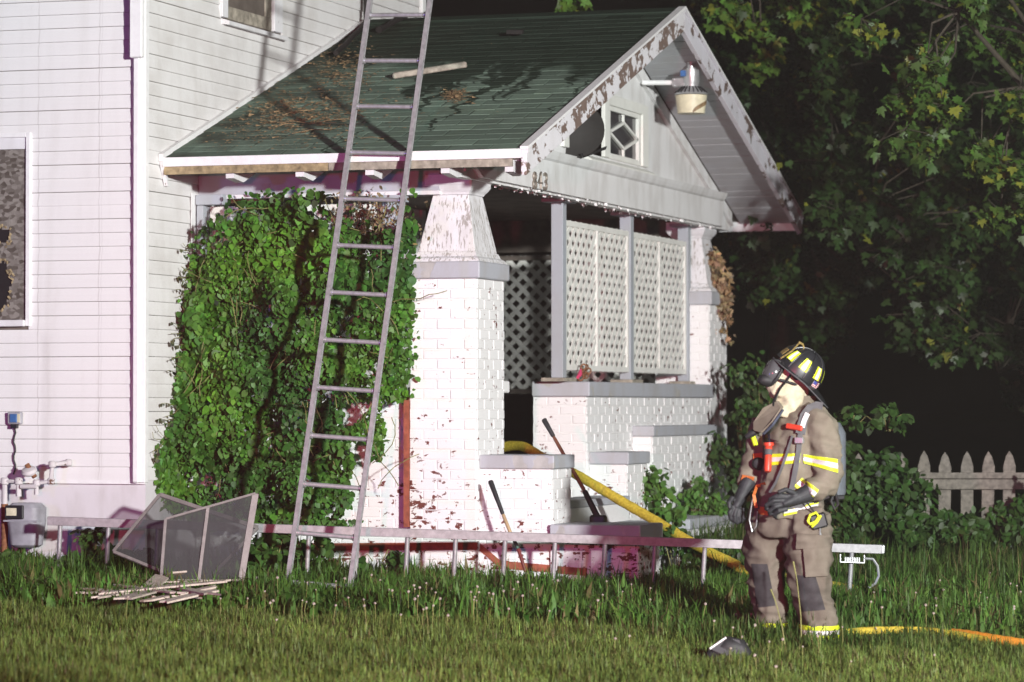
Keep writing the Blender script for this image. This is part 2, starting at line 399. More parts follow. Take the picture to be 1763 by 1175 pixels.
MB().box((-.03, 5.90, 1.0), (.02, 6.0, 5.6)).put('corner_trim', 'white_trim', HOUSE, bevel=.006)
MB().box((-6.6, -.3, 6.2), (.6, 6.3, 6.32)).put('eave_board', 'white_trim', HOUSE)
m = MB(); m.prism([(-6.8, -.45, 6.33), (.7, -.45, 6.33), (.7, 6.45, 6.33), (-6.8, 6.45, 6.33)], (0, 0, .04)); m.prism([(-6.8, -.45, 6.37), (-6.8, 6.45, 6.37), (-6.8, 3.0, 8.9)], (7.5, 0, 0)); m.put('main_roof', 'shingle', HOUSE)
fo = MB().box((-6.5, .03, -.2), (-.01, .25, 1.0)).put('foundation', 'foundation_paint', HOUSE)
MB().box((-.2, .25, -.2), (-.012, 5.9, 1.0)).put('foundation', 'foundation_paint', HOUSE)
MB().box((-6.5, -.004, .975), (-.0, .03, 1.003)).put('starter_strip', 'white_trim', HOUSE)

# boarded-up window
wn = MB().box((WX0 + .05, .0095, WZ0 + .04), (WX1 - .04, .0135, WZ1 - .05)).put('boarded_window', 'void_black', HOUSE)
m = MB(); m.box((WX1 - .03, -.022, WZ0), (WX1 + .006, .02, WZ1 + .035)); m.box((WX0 - .006, -.022, WZ0), (WX0 + .03, .02, WZ1 + .035)); m.box((WX0 + .03, -.0215, WZ1), (WX1 - .03, .02, WZ1 + .0345)); m.put('casing', 'white_trim', wn, bevel=.003)
MB().box((WX0 - .01, -.05, WZ0 - .002), (WX1 - .031, .02, WZ0 + .045)).put('sill', 'trim_paint', wn, bevel=.004)
MB().box((WX0 + .031, -.006, WZ1 - .085), (WX1 - .032, .0, WZ1 - .002)).put('head_board', 'trim_paint', wn)
def strand_board():
    nx, nz = 46, 66; x0, x1, z0, z1 = WX0 + .031, WX1 - .032, WZ0 + .046, WZ1 - .087
    def hole(x, z):
        n = mnoise.noise(Vector((x * 9, z * 9, 3))) * .05 + mnoise.noise(Vector((x * 25, z * 25, 9))) * .02
        a = math.hypot((x - (WX1 - .21)) / 1.0, (z - 2.72) / .36 * .17) < .085 + n * .5 and False
        b = math.hypot((x - (-1.165)) / .072, (z - 2.42) / .17) < 1 + n * 9
        c2 = math.hypot((x - (-1.165)) / .062, (z - 2.80) / .06) < 1 + n * 9
        return b or c2
    v = []; f = []; keep = {}
    for j in range(nz + 1):
        for i in range(nx + 1): v.append((x0 + (x1 - x0) * i / nx, .004 + .004 * mnoise.noise(Vector((i * .2, j * .2, 0))), z0 + (z1 - z0) * j / nz))
    tan = MB()
    for j in range(nz):
        for i in range(nx):
            xc, zc = x0 + (x1 - x0) * (i + .5) / nx, z0 + (z1 - z0) * (j + .5) / nz
            if hole(xc, zc): continue
            f.append((j * (nx + 1) + i, j * (nx + 1) + i + 1, (j + 1) * (nx + 1) + i + 1, (j + 1) * (nx + 1) + i))
            near = any(hole(xc + dx, zc + dz) for dx, dz in ((.022, 0), (-.022, 0), (0, .022), (0, -.022), (-.03, .02), (-.03, -.02)))
            if near and random.random() < .6:
                s = random.uniform(.008, .017); a = random.uniform(0, 3); p = Vector((xc + random.uniform(-.008, .008), -.001, zc + random.uniform(-.008, .008)))
                d = Vector((math.cos(a), 0, math.sin(a))); e = Vector((-d.z, 0, d.x))
                tan.add([p - d * s - e * s * .5, p + d * s - e * s * .6, p + d * s * 1.2 + e * s * .4 + Vector((0, -.008, 0)), p - d * s * .8 + e * s * .7], [(0, 1, 2, 3)])
    put('strand_board', mesh('strand_board', v, f), 'strand_board', wn)
    o = tan.put('torn_splinters', 'raw_wood', wn); o['kind'] = 'stuff'
strand_board()

# upper window
uw = MB().box((-.05, UY0 + .10, UZ0 + .13), (-.03, UY1 - .10, UZ1 - .1)).put('upper_window', 'glass_dark', HOUSE)
m = MB(); m.box((-.03, UY0, UZ0 + .03), (.022, UY0 + .11, UZ1)); m.box((-.03, UY1 - .17, UZ0 + .03), (.022, UY1, UZ1)); m.box((-.03, UY0 + .11, UZ1 - .1), (.0215, UY1 - .17, UZ1)); m.put('casing', 'trim_paint', uw, bevel=.004)
m = MB(); m.prism([(-.03, UY0 + .04, UZ0 - .02), (.06, UY0 + .04, UZ0 - .03), (.06, UY0 + .04, UZ0 + .0), (-.03, UY0 + .04, UZ0 + .028)], (0, UY1 - UY0 - .02, 0)); m.put('sill', 'trim_paint', uw)
m = MB(); m.box((-.03, UY0 + .11, UZ0 + .03), (-.004, UY1 - .17, UZ0 + .13)); m.box((-.03, UY0 + .111, UZ0 + .131), (-.005, UY0 + .15, UZ1 - .1)); m.box((-.03, UY1 - .30, UZ0 + .131), (-.005, UY1 - .171, UZ1 - .1)); m.put('sash', 'grey_wood', uw, bevel=.004)

# ------------------------------------------------------------------ porch roof
roof = MB()
t = .07
def roof_z(y): return EZ + (min(y, 2 * RY - y) - EY) * math.tan(SLOPE)
roof.prism([(0.0, EY, EZ - t), (0.0, EY, EZ - .012), (0.0, RY, RZ - .012), (0.0, FY, EZ - .012), (0.0, FY, EZ - t), (0.0, RY, RZ - t)], (XE - .02, 0, 0))
roof = roof.put('porch_roof', 'porch_dark', HOUSE)
# shingle tabs, near slope: each tab is a piece (about 290 of them); the far slope is not seen from the street
NC = 30; course = (RY - EY) / math.cos(SLOPE) / NC
def tab_mesh(wd):
    m = MB(); m.prism([(0, 0, .0050), (0, 0, .0005), (0, course + .02, -.0035), (0, course + .02, .0005)], (wd, 0, 0))
    me = mesh('shingle_tab', m.v, m.f); bm = bmesh.new(); bm.from_mesh(me); bmesh.ops.recalc_face_normals(bm, faces=bm.faces); bm.to_mesh(me); bm.free()
    me.materials.append(MATS['shingle']); return me
TW = 0.318; tabs = {}
for r in range(NC):
    off = (r % 2) * TW * .5; x = -off
    while x < XE:
        a, b = max(x, 0.006), min(x + TW - .006, XE)
        if b - a > .03:
            kx = round(b - a, 2)
            if kx not in tabs: tabs[kx] = tab_mesh(b - a)
            M = Matrix.Translation((a, EY - .015, EZ - .0)) @ Matrix.Rotation(SLOPE, 4, 'X') @ Matrix.Translation((0, r * course + random.uniform(-.004, .004), random.uniform(0, .004)))
            put('shingle', tabs[kx], None, roof, M @ Matrix.Rotation(random.uniform(-.006, .006), 4, 'Z'))
        x += TW
fs = MB(); s_ = math.sin(SLOPE); c_ = math.cos(SLOPE)
fs.prism([(0.0, FY + .01, EZ - .006), (0.0, FY + .01, EZ + .006), (0.0, RY, RZ + .008), (0.0, RY, RZ - .006)], (XE, 0, 0)); fs.put('far_slope_shingles', 'shingle', roof)
rc = MB()
for i in range(10): rc.prism([(i * .285, RY - .14, RZ - .035), (i * .285, RY - .14, RZ - .027 + .004), (i * .285, RY, RZ + .024), (i * .285, RY + .14, RZ - .027), (i * .285, RY + .14, RZ - .035), (i * .285, RY, RZ + .012)], (.283 if i < 9 else XE - 9 * .285, 0, 0))
rc.put('ridge_caps', 'shingle', roof)
# eave: white drip edge, raw board, rafter tails
MB().box((0.03, EY - .030, EZ - .062), (XE - .03, EY - .014, EZ + .004)).put('drip_edge', 'white_trim', roof)
MB().box((0.03, EY - .013, EZ - .12), (1.32, EY + .012, EZ - .056)).put('raw_fascia_board', 'raw_wood', roof)
MB().box((1.325, EY - .009, EZ - .118), (XE - .1, EY + .012, EZ - .056)).put('raw_fascia_board', 'grey_wood', roof)
MB().box((0.03, FY - .03, EZ - .15), (XE - .03, FY + .03, EZ + .002)).put('far_fascia', 'trim_paint', roof)
tl = MB().prism([(-.032, 0, -.155), (-.032, 0, -.072), (-.032, .95, -.072 + .95 * math.tan(SLOPE)), (-.032, .95, -.235 + .95 * math.tan(SLOPE)), (-.032, .18, -.175)], (.064, 0, 0))
tail_me = mesh('rafter_tail', tl.v, tl.f); tail_me.materials.append(MATS['trim_paint'])
for px in (400, 520, 640, 770, 880):
    x = at_y(px, 290, EY + .06)[0]
    put('rafter_tail', tail_me, None, roof, Matrix.Translation((x, EY + .014, EZ)))
# planked underside of the overhang on both slopes (runs with the ridge), each board a piece
UB = .135; nb = int((RY - EY) / math.cos(SLOPE) / UB)
for sgn in (1, -1):
    for i in range(nb):
        M = Matrix.Translation((XG + .0, EY if sgn > 0 else FY, EZ - t - .012)) @ Matrix.Rotation(sgn * SLOPE, 4, 'X') @ Matrix.Translation((0, sgn * (i * UB + UB / 2 + .03), random.uniform(-.0025, .0025)))
        if 'soffit_paint' not in _mat_box: piece_dummy = None
        o = piece('soffit_board', 'soffit_paint', (0, 0, 0), (XE - XG - .03, UB - .007, .018), roof)
        o.matrix_basis = M @ Matrix.Translation(((XE - XG - .03) / 2, 0, 0)) @ Matrix.Diagonal((XE - XG - .03, UB - .007, .018, 1)); WM[o] = o.matrix_basis
# barge boards
def barge(y0, y1, mat):
    zt = lambda y: roof_z(y) + .010
    d = .185
    m = MB(); m.prism([(XE - .03, y0, zt(y0)), (XE - .03, y1, zt(y1)), (XE - .03, y1, zt(y1) - d), (XE - .03, y0, zt(y0) - d)], (.045, 0, 0))
    o = m.put('barge_board', mat, roof, bevel=.004)
    tm = MB(); tm.prism([(XE - .035, y0, zt(y0) + .001), (XE - .035, y1, zt(y1) + .001), (XE - .035, y1, zt(y1) + .022), (XE - .035, y0, zt(y0) + .022)], (.062, 0, 0)); tm.put('rake_edge', 'white_trim', o)
    tm = MB(); tm.prism([(XE + .0155, y0 + .0, zt(y0) - .03), (XE + .0155, y1, zt(y1) - .03), (XE + .0155, y1, zt(y1) - .001), (XE + .0155, y0, zt(y0) - .001)], (.010, 0, 0)); tm.put('rake_lip', mat, o)
    return o
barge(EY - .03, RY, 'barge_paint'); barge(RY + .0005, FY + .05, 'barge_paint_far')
# white flashing where the roof meets the front wall, with the short tail board hanging at the corner
def fl(y): return roof_z(y)
MB().prism([(.004, EY - .05, fl(EY) - .02), (.004, RY + .02, RZ), (.004, RY + .02, RZ + .045), (.004, EY - .05, fl(EY) + .03)], (.035, 0, 0)).put('wall_flashing', 'white_trim', roof)
MB().prism([(.004, EY - .04, EZ - .02), (.004, EY + .05, EZ - .20), (.004, EY + .075, EZ - .20), (.004, EY - .005, EZ - .015)], (.03, 0, 0)).put('tail_board', 'trim_paint', roof)

# ------------------------------------------------------------------ gable wall, beam, attic window
GZ0 = 3.53
gw = MB()
gw_poly_y0, gw_poly_y1 = YN - .25, YF + .25
W0, W1, WB, WT = 3.10, 5.32, 3.60, 4.07     # attic window group
def uz(y): return roof_z(y) - t - .03
def gpoly(pts): gw.prism([(XG - .12, y, z) for y, z in pts], (.09, 0, 0))
gpoly([(gw_poly_y0, 3.2), (W0, 3.2), (W0, uz(W0)), (gw_poly_y0, uz(gw_poly_y0))])
gpoly([(W1, 3.2), (gw_poly_y1, 3.2), (gw_poly_y1, uz(gw_poly_y1)), (W1, uz(W1))])
gpoly([(W0, 3.2), (W1, 3.2), (W1, WB), (W0, WB)])
gpoly([(W0, WT), (W1, WT), (W1, uz(W1)), (RY, uz(RY)), (W0, uz(W0))])
gable = gw.put('gable_wall', 'beam_paint', HOUSE)
for y0, y1 in ((gw_poly_y0, RY - .0), (gw_poly_y1, RY + .0)):
    for d0, d1, pr in ((0, .10, .022), (.10, .135, .036)):
        MB().prism([(XG - .03, y0, uz(y0) - d0), (XG - .03, y1, uz(y1) - d0), (XG - .03, y1, uz(y1) - d1), (XG - .03, y0, uz(y0) - d1)], (pr, 0, 0)).put('rake_trim', 'beam_paint', gable)
# gable beam
bm_ = MB().prism([(XG - .19, YN + .14, 3.22), (XG - .19, YF - .14, 3.22), (XG - .19, YF - .14, 3.50), (XG - .19, YN + .12, 3.50), (XG - .19, YN - .22, 3.385), (XG - .19, YN - .22, 3.36)], (.20, 0, 0)).put('gable_beam', 'beam_paint', HOUSE)
MB().prism([(XG + .011, YN + .16, 3.455), (XG + .03, YN + .16, 3.47), (XG + .045, YN + .16, 3.50), (XG + .055, YN + .16, 3.53), (XG + .011, YN + .16, 3.535)], (0, YF - YN - .32, 0)).put('crown_moulding', 'beam_paint', bm_)
# paint flakes hanging from the lower edge of the beam
fk = MB()
for i in range(260):
    y = random.uniform(YN + .3, YF - .35); s = random.uniform(.004, .015); x = XG + random.uniform(-.17, .008); z = 3.22 - random.uniform(0, .018)
    a = random.uniform(0, 6.3); d = Vector((math.cos(a), math.sin(a), 0)) * s
    fk.add([(x - d.x, y - d.y, z), (x + d.x, y + d.y, z), (x + d.x * .6 + random.uniform(-.01, .01), y + d.y * .5, z - s * random.uniform(.8, 2.6)), (x - d.x * .7, y - d.y * .7, z - s * random.uniform(.4, 1.9))], [(0, 1, 2, 3)])
o = fk.put('paint_flakes', 'white_trim', bm_); o['kind'] = 'stuff'
# side beam over the ivy
sb = MB().box((0.0, YN + .10, 3.13), (XG - .32, YN + .27, 3.33)).put('side_beam', 'grey_paint', HOUSE, bevel=.004)
MB().box((.0, YN + .085, 3.10), (XG - .32, YN + .285, 3.129)).put('lower_strip', 'trim_paint', sb)
MB().box((.02, YN + .02, 1.6), (.075, YN + .15, 3.05)).put('wall_post', 'grey_post', HOUSE, bevel=.004)
MB().box((.02, YN - .0, 3.052), (.24, YN + .10, 3.128)).put('post_bracket', 'grey_post', HOUSE, bevel=.004)
MB().box((1.50, YN + .05, 1.55), (1.60, YN + .16, 3.05)).put('corner_post', 'grey_post', HOUSE, bevel=.004)
MB().box((1.40, YN + .03, 3.051), (1.66, YN + .18, 3.098)).put('post_cap', 'grey_post', HOUSE)
MB().box((.01, YN - .06, .95), (.014, YN + .02, 3.14)).put('edge_strip', 'white_trim', HOUSE)
# attic windows: glazed sash with diamond bars; left one broken open
aw = MB().box((XG - .118, W0, WB), (XG - .108, W1, WT)).put('attic_window', 'void_black', HOUSE)
YM = 4.20
m = MB(); m.box((XG - .03, W0 - .1, WB - .001), (XG + .004, W0 + .04, WT)); m.box((XG - .03, YM - .07, WB), (XG + .004, YM + .07, WT)); m.box((XG - .03, W1 - .05, WB), (XG + .004, W1 + .13, WT)); m.box((XG - .03, W0 - .1, WT - .03), (XG + .0035, W1 + .13, WT + .06)); m.put('casing', 'lattice_paint', aw, bevel=.004)
MB().prism([(XG - .03, W0 + .5, WB - .075), (XG + .05, W0 + .5, WB - .085), (XG + .05, W0 + .5, WB - .055), (XG - .03, W0 + .5, WB - .015)], (0, W1 - W0 - .32, 0)).put('sill', 'lattice_paint', aw)
ya, yb, za, zb = YM + .07, W1 - .05, WB, WT - .03
m = MB(); fw = .075
m.box((XG - .05, ya, za), (XG - .012, ya + fw, zb)); m.box((XG - .05, yb - fw, za), (XG - .012, yb, zb)); m.box((XG - .05, ya + fw, za), (XG - .0125, yb - fw, za + .045)); m.box((XG - .05, ya + fw, zb - .04), (XG - .0125, yb - fw, zb)); sash = m.put('sash', 'lattice_paint', aw, bevel=.003)
MB().box((XG - .045, ya + fw, za + .045), (XG - .040, yb - fw, zb - .04)).put('pane', 'glass_dark', sash)
cy_, cz_ = (ya + yb) / 2, (za + zb) / 2 ; hy, hz = (yb - ya) / 2 - fw, (zb - za) / 2 - .042
D = [(cy_ - hy, cz_), (cy_, cz_ + hz * .62), (cy_ + hy, cz_), (cy_, cz_ - hz * .62)]
for i in range(4):
    p, q = D[i], D[(i + 1) % 4]; MB().bar((XG - .026, *p), (XG - .026, *q), .024, .020, (1, 0, 0)).put('glazing_bar', 'lattice_paint', sash)
for sg in (1, -1): MB().bar((XG - .027, cy_, cz_ + sg * hz * .62), (XG - .027, cy_, cz_ + sg * hz), .024, .020, (1, 0, 0)).put('glazing_bar', 'lattice_paint', sash)
# house number 8 4 3 as raised metal digits
def digit(pts_list, y, z, sz, rot=0.0):
    m = MB(); ca, sa = math.cos(rot), math.sin(rot)
    for pts in pts_list:
        m.ring([(XG + .018, y + (a * ca - b * sa) * sz * 1.15, z + (a * sa + b * ca) * sz) for a, b in pts], .0105, 6)
    return m
def arc(cx_, cy2, r1, r2, a0, a1, n=10): return [(cx_ + r1 * math.cos(R(a0 + (a1 - a0) * i / n)), cy2 + r2 * math.sin(R(a0 + (a1 - a0) * i / n))) for i in range(n + 1)]
d8 = [arc(0, .26, .20, .22, 0, 360, 14), arc(0, -.24, .25, .26, 0, 360, 14)]
d4 = [[(.1, -.5), (.1, .5), (-.3, -.15), (.32, -.15)]]
d3 = [arc(0, .25, .24, .25, 150, -90, 10) + arc(0, -.25, .26, .26, 90, -150, 10)[1:]]
for px, py, dg, rt in ((921, 311, d8, .0), (930.5, 311, d4, .0), (939, 313, d3, -.05)):
    p = at_x(px, py, XG + .02); digit(dg, p[1], p[2], .125, rt).put('house_number', 'number_metal', bm_, smooth=True)

# ------------------------------------------------------------------ painted brickwork
BR_L, BR_H, CO = .205, .0675, .0735
def brick_mesh(L, D=.03):
    m = MB().box((-L / 2, -D / 2, -BR_H / 2), (L / 2, D / 2, BR_H / 2)); me = mesh('brick', m.v, m.f)
    bm = bmesh.new(); bm.from_mesh(me); bmesh.ops.bevel(bm, geom=bm.edges[:], offset=.004, segments=1, affect='EDGES'); bm.to_mesh(me); bm.free()
    me.materials.append(MATS['brick_paint']); return me
_bm = {}
STUFF_BRICK = MB(); NBRICK = [0]
def bricks(parent, p0, p1, z0, z1, nrm, single=True, off0=0.0):
    """a face of running-bond brick from p0 to p1 (xy), bricks standing a few mm proud of the joint plane"""
    p0, p1 = Vector((*p0, 0)), Vector((*p1, 0)); L = (p1 - p0).length; d = (p1 - p0) / L; nrm = Vector((*nrm, 0))
    n = int((z1 - z0) / CO); ang = math.atan2(d.y, d.x)
    for r in range(n):
        z = z1 - (r + .5) * CO
        u = -((r % 2) * .5 * (BR_L + .006)) - off0
        while u < L:
            a, b = max(u, 0.0), min(u + BR_L, L)
            if b - a > .03:
                lk = round((b - a) / .01) * .01
                c = p0 + d * (a + b) / 2; pr = random.uniform(-.003, .002)
                loc = Vector((c.x, c.y, z + random.uniform(-.0015, .0015))) + nrm * (-.010 + pr)
                if single and NBRICK[0] < 300:
                    if lk not in _bm: _bm[lk] = brick_mesh(lk)
                    M = Matrix.Translation(loc) @ Matrix.Rotation(ang + random.uniform(-.008, .008), 4, 'Z') @ Matrix.Rotation(random.uniform(-.006, .006), 4, 'Y')
                    put('brick', _bm[lk], None, parent, M); NBRICK[0] += 1
                else:
                    hl = (b - a) / 2; e = Vector((d.x, d.y, 0)) * hl; q = nrm * .015; zz = Vector((0, 0, BR_H / 2)); q2 = nrm * .011; e2 = e * (1 - .005 / hl); z2 = Vector((0, 0, BR_H / 2 - .005))
                    STUFF_BRICK.add([loc - e - zz + q2 * 0, loc + e - zz, loc + e + zz, loc - e + zz, loc - e2 - z2 + q, loc + e2 - z2 + q, loc + e2 + z2 + q, loc - e2 + z2 + q], [(4, 5, 6, 7), (0, 1, 5, 4), (1, 2, 6, 5), (2, 3, 7, 6), (3, 0, 4, 7)])
            u += BR_L + .006
G0 = .05
def pillar(y0, y1, name_faces, single):
    x0, x1 = 1.735, XG
    core = MB().box((x0 + .001, y0 + .001, G0), (x1 - .001, y1 - .001, 2.475)).put('porch_pillar', 'mortar_paint', HOUSE)
    for f in name_faces:
        if f == 'n': bricks(core, (x0, y0), (x1, y0), G0, 2.472, (0, -1), single)
        if f == 'e': bricks(core, (x1, y0 + .015), (x1, y1), G0, 2.472, (1, 0), single, .05)
        if f == 'w': bricks(core, (x0, y1), (x0, y0 + .015), G0, 2.472, (-1, 0), False, .05)
    e = .035
    MB().box((x0 - e, y0 - e, 2.476), (x1 + e, y1 + e, 2.60)).put('stone_cap', 'grey_paint', core, bevel=.008)
    def fr(z, w_, d_):   # rectangle about the pillar axis
        cx_, cy2 = (x0 + x1) / 2 + .005, (y0 + y1) / 2; return [(cx_ - w_, cy2 - d_, z), (cx_ + w_, cy2 - d_, z), (cx_ + w_, cy2 + d_, z), (cx_ - w_, cy2 + d_, z)]
    def stack(levels, nm, mat, bevel=0):
        m = MB()
        for l in levels: m.v += [Vector(p) for p in fr(*l)]
        n = len(levels)
        for i in range(n - 1):
            for j in range(4): m.f.append((i * 4 + j, i * 4 + (j + 1) % 4, i * 4 + 4 + (j + 1) % 4, i * 4 + 4 + j))
        m.f.append((3, 2, 1, 0)); m.f.append(tuple((n - 1) * 4 + j for j in range(4)))
        return m.put(nm, mat, core, bevel=bevel)
    stack([(2.601, .275, .325), (2.625, .262, .312), (2.64, .24, .285), (2.675, .228, .265)], 'base_moulding', 'column_paint')
    stack([(2.676, .222, .258), (3.10, .138, .165)], 'tapered_shaft', 'column_paint', .004)
    stack([(3.101, .145, .172), (3.115, .150, .178), (3.135, .168, .198), (3.155, .180, .212), (3.171, .186, .222)], 'crown_moulding', 'trim_paint')
    stack([(3.172, .184, .222), (3.245, .184, .222)], 'capital_block', 'trim_paint', .003)
    stack([(3.246, .150, .190), (3.42, .150, .190)], 'upper_block', 'trim_paint', .003)
    return core
pillar(YN, 1.485, 'newx'.replace('x', ''), True)
# cheek walls of the steps (near ones first: they show largest)
def brick_block(name, x0, x1, y0, y1, z1, faces, single=True, cap=.10, capo=.025, capmat='grey_paint'):
    core = MB().box((x0 + .001, y0 + .001, -.2), (x1 - .001, y1 - .001, z1 - cap)).put(name, 'mortar_paint', HOUSE)
    if 'n' in faces: bricks(core, (x0, y0), (x1, y0), G0 - .1, z1 - cap - .003, (0, -1), single, random.uniform(0, .1))
    if 'e' in faces: bricks(core, (x1, y0 + .015), (x1, y1), G0 - .1, z1 - cap - .003, (1, 0), single, random.uniform(0, .1))
    if cap: MB().box((x0 - capo * 0, y0 - capo, z1 - cap), (x1 + capo, y1 + capo, z1)).put('coping', capmat, core, bevel=.008)
    return core
brick_block('upper_cheek_wall', XG + .001, 2.80, .93, 1.40, 1.185, 'ne')
brick_block('lower_cheek_wall', 2.801, 3.46, .90, 1.46, .685, 'ne', cap=.115)
PW_Y = 3.60; PW_X0 = 1.80
pw = brick_block('porch_wall', PW_X0, XG, PW_Y, 7.50, 1.74, 'n', cap=.12, capo=.04)
brick_block('pedestal', XG + .001, 2.56, PW_Y + .10, 4.3, 1.17, 'ne')
# porch side wall behind the ivy
sw = MB().box((0, YN + .071, -.1), (1.734, YN + .30, 1.60)).put('porch_side_wall', 'mortar_paint', HOUSE)
bricks(sw, (0.75, YN + .07), (1.734, YN + .07), G0, 1.6, (0, -1), True)
bricks(sw, (0.0, YN + .07), (.744, YN + .07), G0, 1.6, (0, -1), False)
MB().box((0, YN + .04, 1.601), (1.73, YN + .34, 1.68)).put('coping', 'grey_paint', sw, bevel=.006)
NBRICK[0] = 999
bricks(pw, (XG, PW_Y + .015), (XG, 7.50), G0, 1.617, (1, 0), False)
brick_block('wall_pier', XG + .001, 2.42, 4.95, 7.0, 1.375, 'ne', False, cap=.09)
pillar(7.49, YF, 'ne', False)
pl = brick_block('planter', 2.44, 2.80, 4.7, 6.5, .60, 'ne', False, cap=.09)
MB().box((1.735, 1.49, .9), (XG - .04, 1.60, 1.64)).put('pillar_stub', 'brick_paint', HOUSE, bevel=.006); MB().box((1.70, 1.49, 1.641), (XG + .0, 1.63, 1.73)).put('stub_cap', 'white_trim', HOUSE, bevel=.008)
o = STUFF_BRICK.put('brick_courses', 'brick_paint', HOUSE); o['kind'] = 'stuff'
# rust-red stripes painted on the brick
zb0 = at_y(700, 908, YN)[2]; zb1 = at_y(700, 682, YN)[2]
MB().box((1.69, YN - .012, zb0), (1.733, YN + .05, zb1)).put('red_stripe', 'red_band', HOUSE)
m = MB()
for (xa, ya_), (xb_, yb_), yy in (((470, 942), (703, 941), YN + .058), ((704, 941), (822, 940), YN - .010), ((824, 940), (862, 972), .918), ((862, 972), (957, 980), .918), ((960, 981), (1010, 985), .888)):
    m.prism([at_y(xa, ya_ - 6, yy), at_y(xb_, yb_ - 6, yy), at_y(xb_, yb_ + 7, yy), at_y(xa, ya_ + 7, yy)], (0, .004, 0))
m.put('red_stripe', 'red_band', HOUSE)

# steps between the cheek walls
FLZ = 1.02
for i in range(4):
    z = FLZ - (i + 1) * .2 + .0; x = XG + .05 + i * .29
    st = MB().box((XG - .3, 1.402, -.2), (x + .27, PW_Y + .098, z - .06)).put('step_riser', 'foundation_paint' if i % 2 else 'mortar_paint', HOUSE)
    MB().box((x - .02, 1.4025, z - .059), (x + .29, PW_Y + .0975, z)).put('step_tread', 'grey_paint', HOUSE, bevel=.006)
# porch floor, ceiling, shadowed inner wall
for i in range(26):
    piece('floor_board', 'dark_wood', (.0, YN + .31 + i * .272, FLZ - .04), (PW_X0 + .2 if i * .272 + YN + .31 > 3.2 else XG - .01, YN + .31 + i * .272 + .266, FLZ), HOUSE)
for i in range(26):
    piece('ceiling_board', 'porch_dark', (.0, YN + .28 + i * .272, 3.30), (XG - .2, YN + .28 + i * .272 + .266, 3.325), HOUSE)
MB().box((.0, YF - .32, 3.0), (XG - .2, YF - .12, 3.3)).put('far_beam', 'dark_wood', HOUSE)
# front door and sidelight on the house wall inside the porch
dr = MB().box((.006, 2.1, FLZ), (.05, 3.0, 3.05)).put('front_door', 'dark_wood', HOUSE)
for z0_, z1_ in ((1.15, 1.9), (2.0, 2.9)): MB().box((.051, 2.25, z0_), (.06, 2.85, z1_)).put('door_panel', 'dark_wood', dr)
MB().lathe((.052, 2.92, 1.95), [(.012, 0), (.012, .03), (.028, .04), (.028, .06), (.01, .07)], 12, (1, 0, 0)).put('door_knob', 'brass', dr)

# ------------------------------------------------------------------ posts and lattice on the porch wall
LX = 2.02
def post(y, w_=.10):
    o = MB().box((LX - w_ / 2, y - w_ / 2, 1.772), (LX + w_ / 2, y + w_ / 2, 3.190)).put('porch_post', 'grey_post', HOUSE, bevel=.004)
    MB().box((LX - .10, y - .16, 3.191), (LX + .10, y + .16, 3.219)).put('top_plate', 'grey_post', o, bevel=.003)
    MB().box((LX - .10, y - .17, 1.741), (LX + .10, y + .17, 1.771)).put('foot_plate', 'grey_wood', o, bevel=.003)
    return o
PY = [at_x(p, 500, LX)[1] for p in (962, 1079, 1178)]
for y in PY: post(y)
def slat_clip(a0, a1, b0, b1, c, s):
    """segment of the diagonal a - s*b = c inside the rectangle"""
    pts = []
    for b in (b0, b1):
        a = c + s * b
        if a0 <= a <= a1: pts.append((a, b))
    for a in (a0, a1):
        b = (a - c) / s
        if b0 < b < b1: pts.append((a, b))
    if len(pts) < 2: return None
    pts.sort(); return pts[0], pts[-1]
def lattice(name, axis, plane, a0, a1, z0, z1, mat, pitch=.104, sw_=.040, frame=True, mid=True, fmat=None):
    P = (lambda a, d, z: Vector((plane + d, a, z))) if axis == 'y' else (lambda a, d, z: Vector((a, plane + d, z)))
    fmat = fmat or mat; fw_ = .045
    root = MB()
    up = (1, 0, 0) if axis == 'y' else (0, 1, 0)
    for p, q in (((a0, z0 + fw_ / 2), (a1, z0 + fw_ / 2)), ((a0, z1 - fw_ / 2), (a1, z1 - fw_ / 2)), ((a0 + fw_ / 2, z0 + fw_), (a0 + fw_ / 2, z1 - fw_)), ((a1 - fw_ / 2, z0 + fw_), (a1 - fw_ / 2, z1 - fw_))) + ((((a0 + a1) / 2, z0 + fw_), ((a0 + a1) / 2, z1 - fw_)),) * (1 if mid else 0):
        root.bar(P(p[0], 0, p[1]), P(q[0], 0, q[1]), fw_, .036, up)
    root = root.put(name, fmat, HOUSE)
    for s in (1, -1):
        c = (a0 - s * (z1 if s > 0 else z0)); hi = a1 - s * (z0 if s > 0 else z1); c += .05
        while c < hi:
            sg = slat_clip(a0 + .01, a1 - .01, z0 + .01, z1 - .01, c, s)
            if sg and math.dist(*sg) > .04:
                p, q = P(sg[0][0], .006 * s, sg[0][1]), P(sg[1][0], .006 * s, sg[1][1])
                d = (q - p); L = d.length; mid_ = (p + q) / 2
                zax = d.normalized(); yax = Vector(up); xax = yax.cross(zax)
                Rm = Matrix((xax, yax, zax)).transposed().to_4x4()
                M = Matrix.Translation(mid_) @ Rm @ Matrix.Diagonal((sw_ * random.uniform(.94, 1.04), .008, L, 1))
                if mat not in _mat_box: piece('tmp', mat, (0, 0, 0), (1, 1, 1), None) and None
                put('slat', _mat_box[mat], None, root, M)
            c += pitch
    return root
def ensure(mat):
    if mat not in _mat_box:
        m = MB().box((-.5, -.5, -.5), (.5, .5, .5)); me = mesh('piece_' + mat, m.v, m.f); me.materials.append(MATS[mat]); _mat_box[mat] = me
for mt in ('lattice_paint', 'dark_wood', 'grey_wood', 'grey_paint'): ensure(mt)
lz0, lz1 = 1.835, 3.055
lattice('lattice_panel', 'y', LX + .02, PY[0] + .06, PY[1] - .06, lz0, lz1, 'lattice_paint', .150, .048)
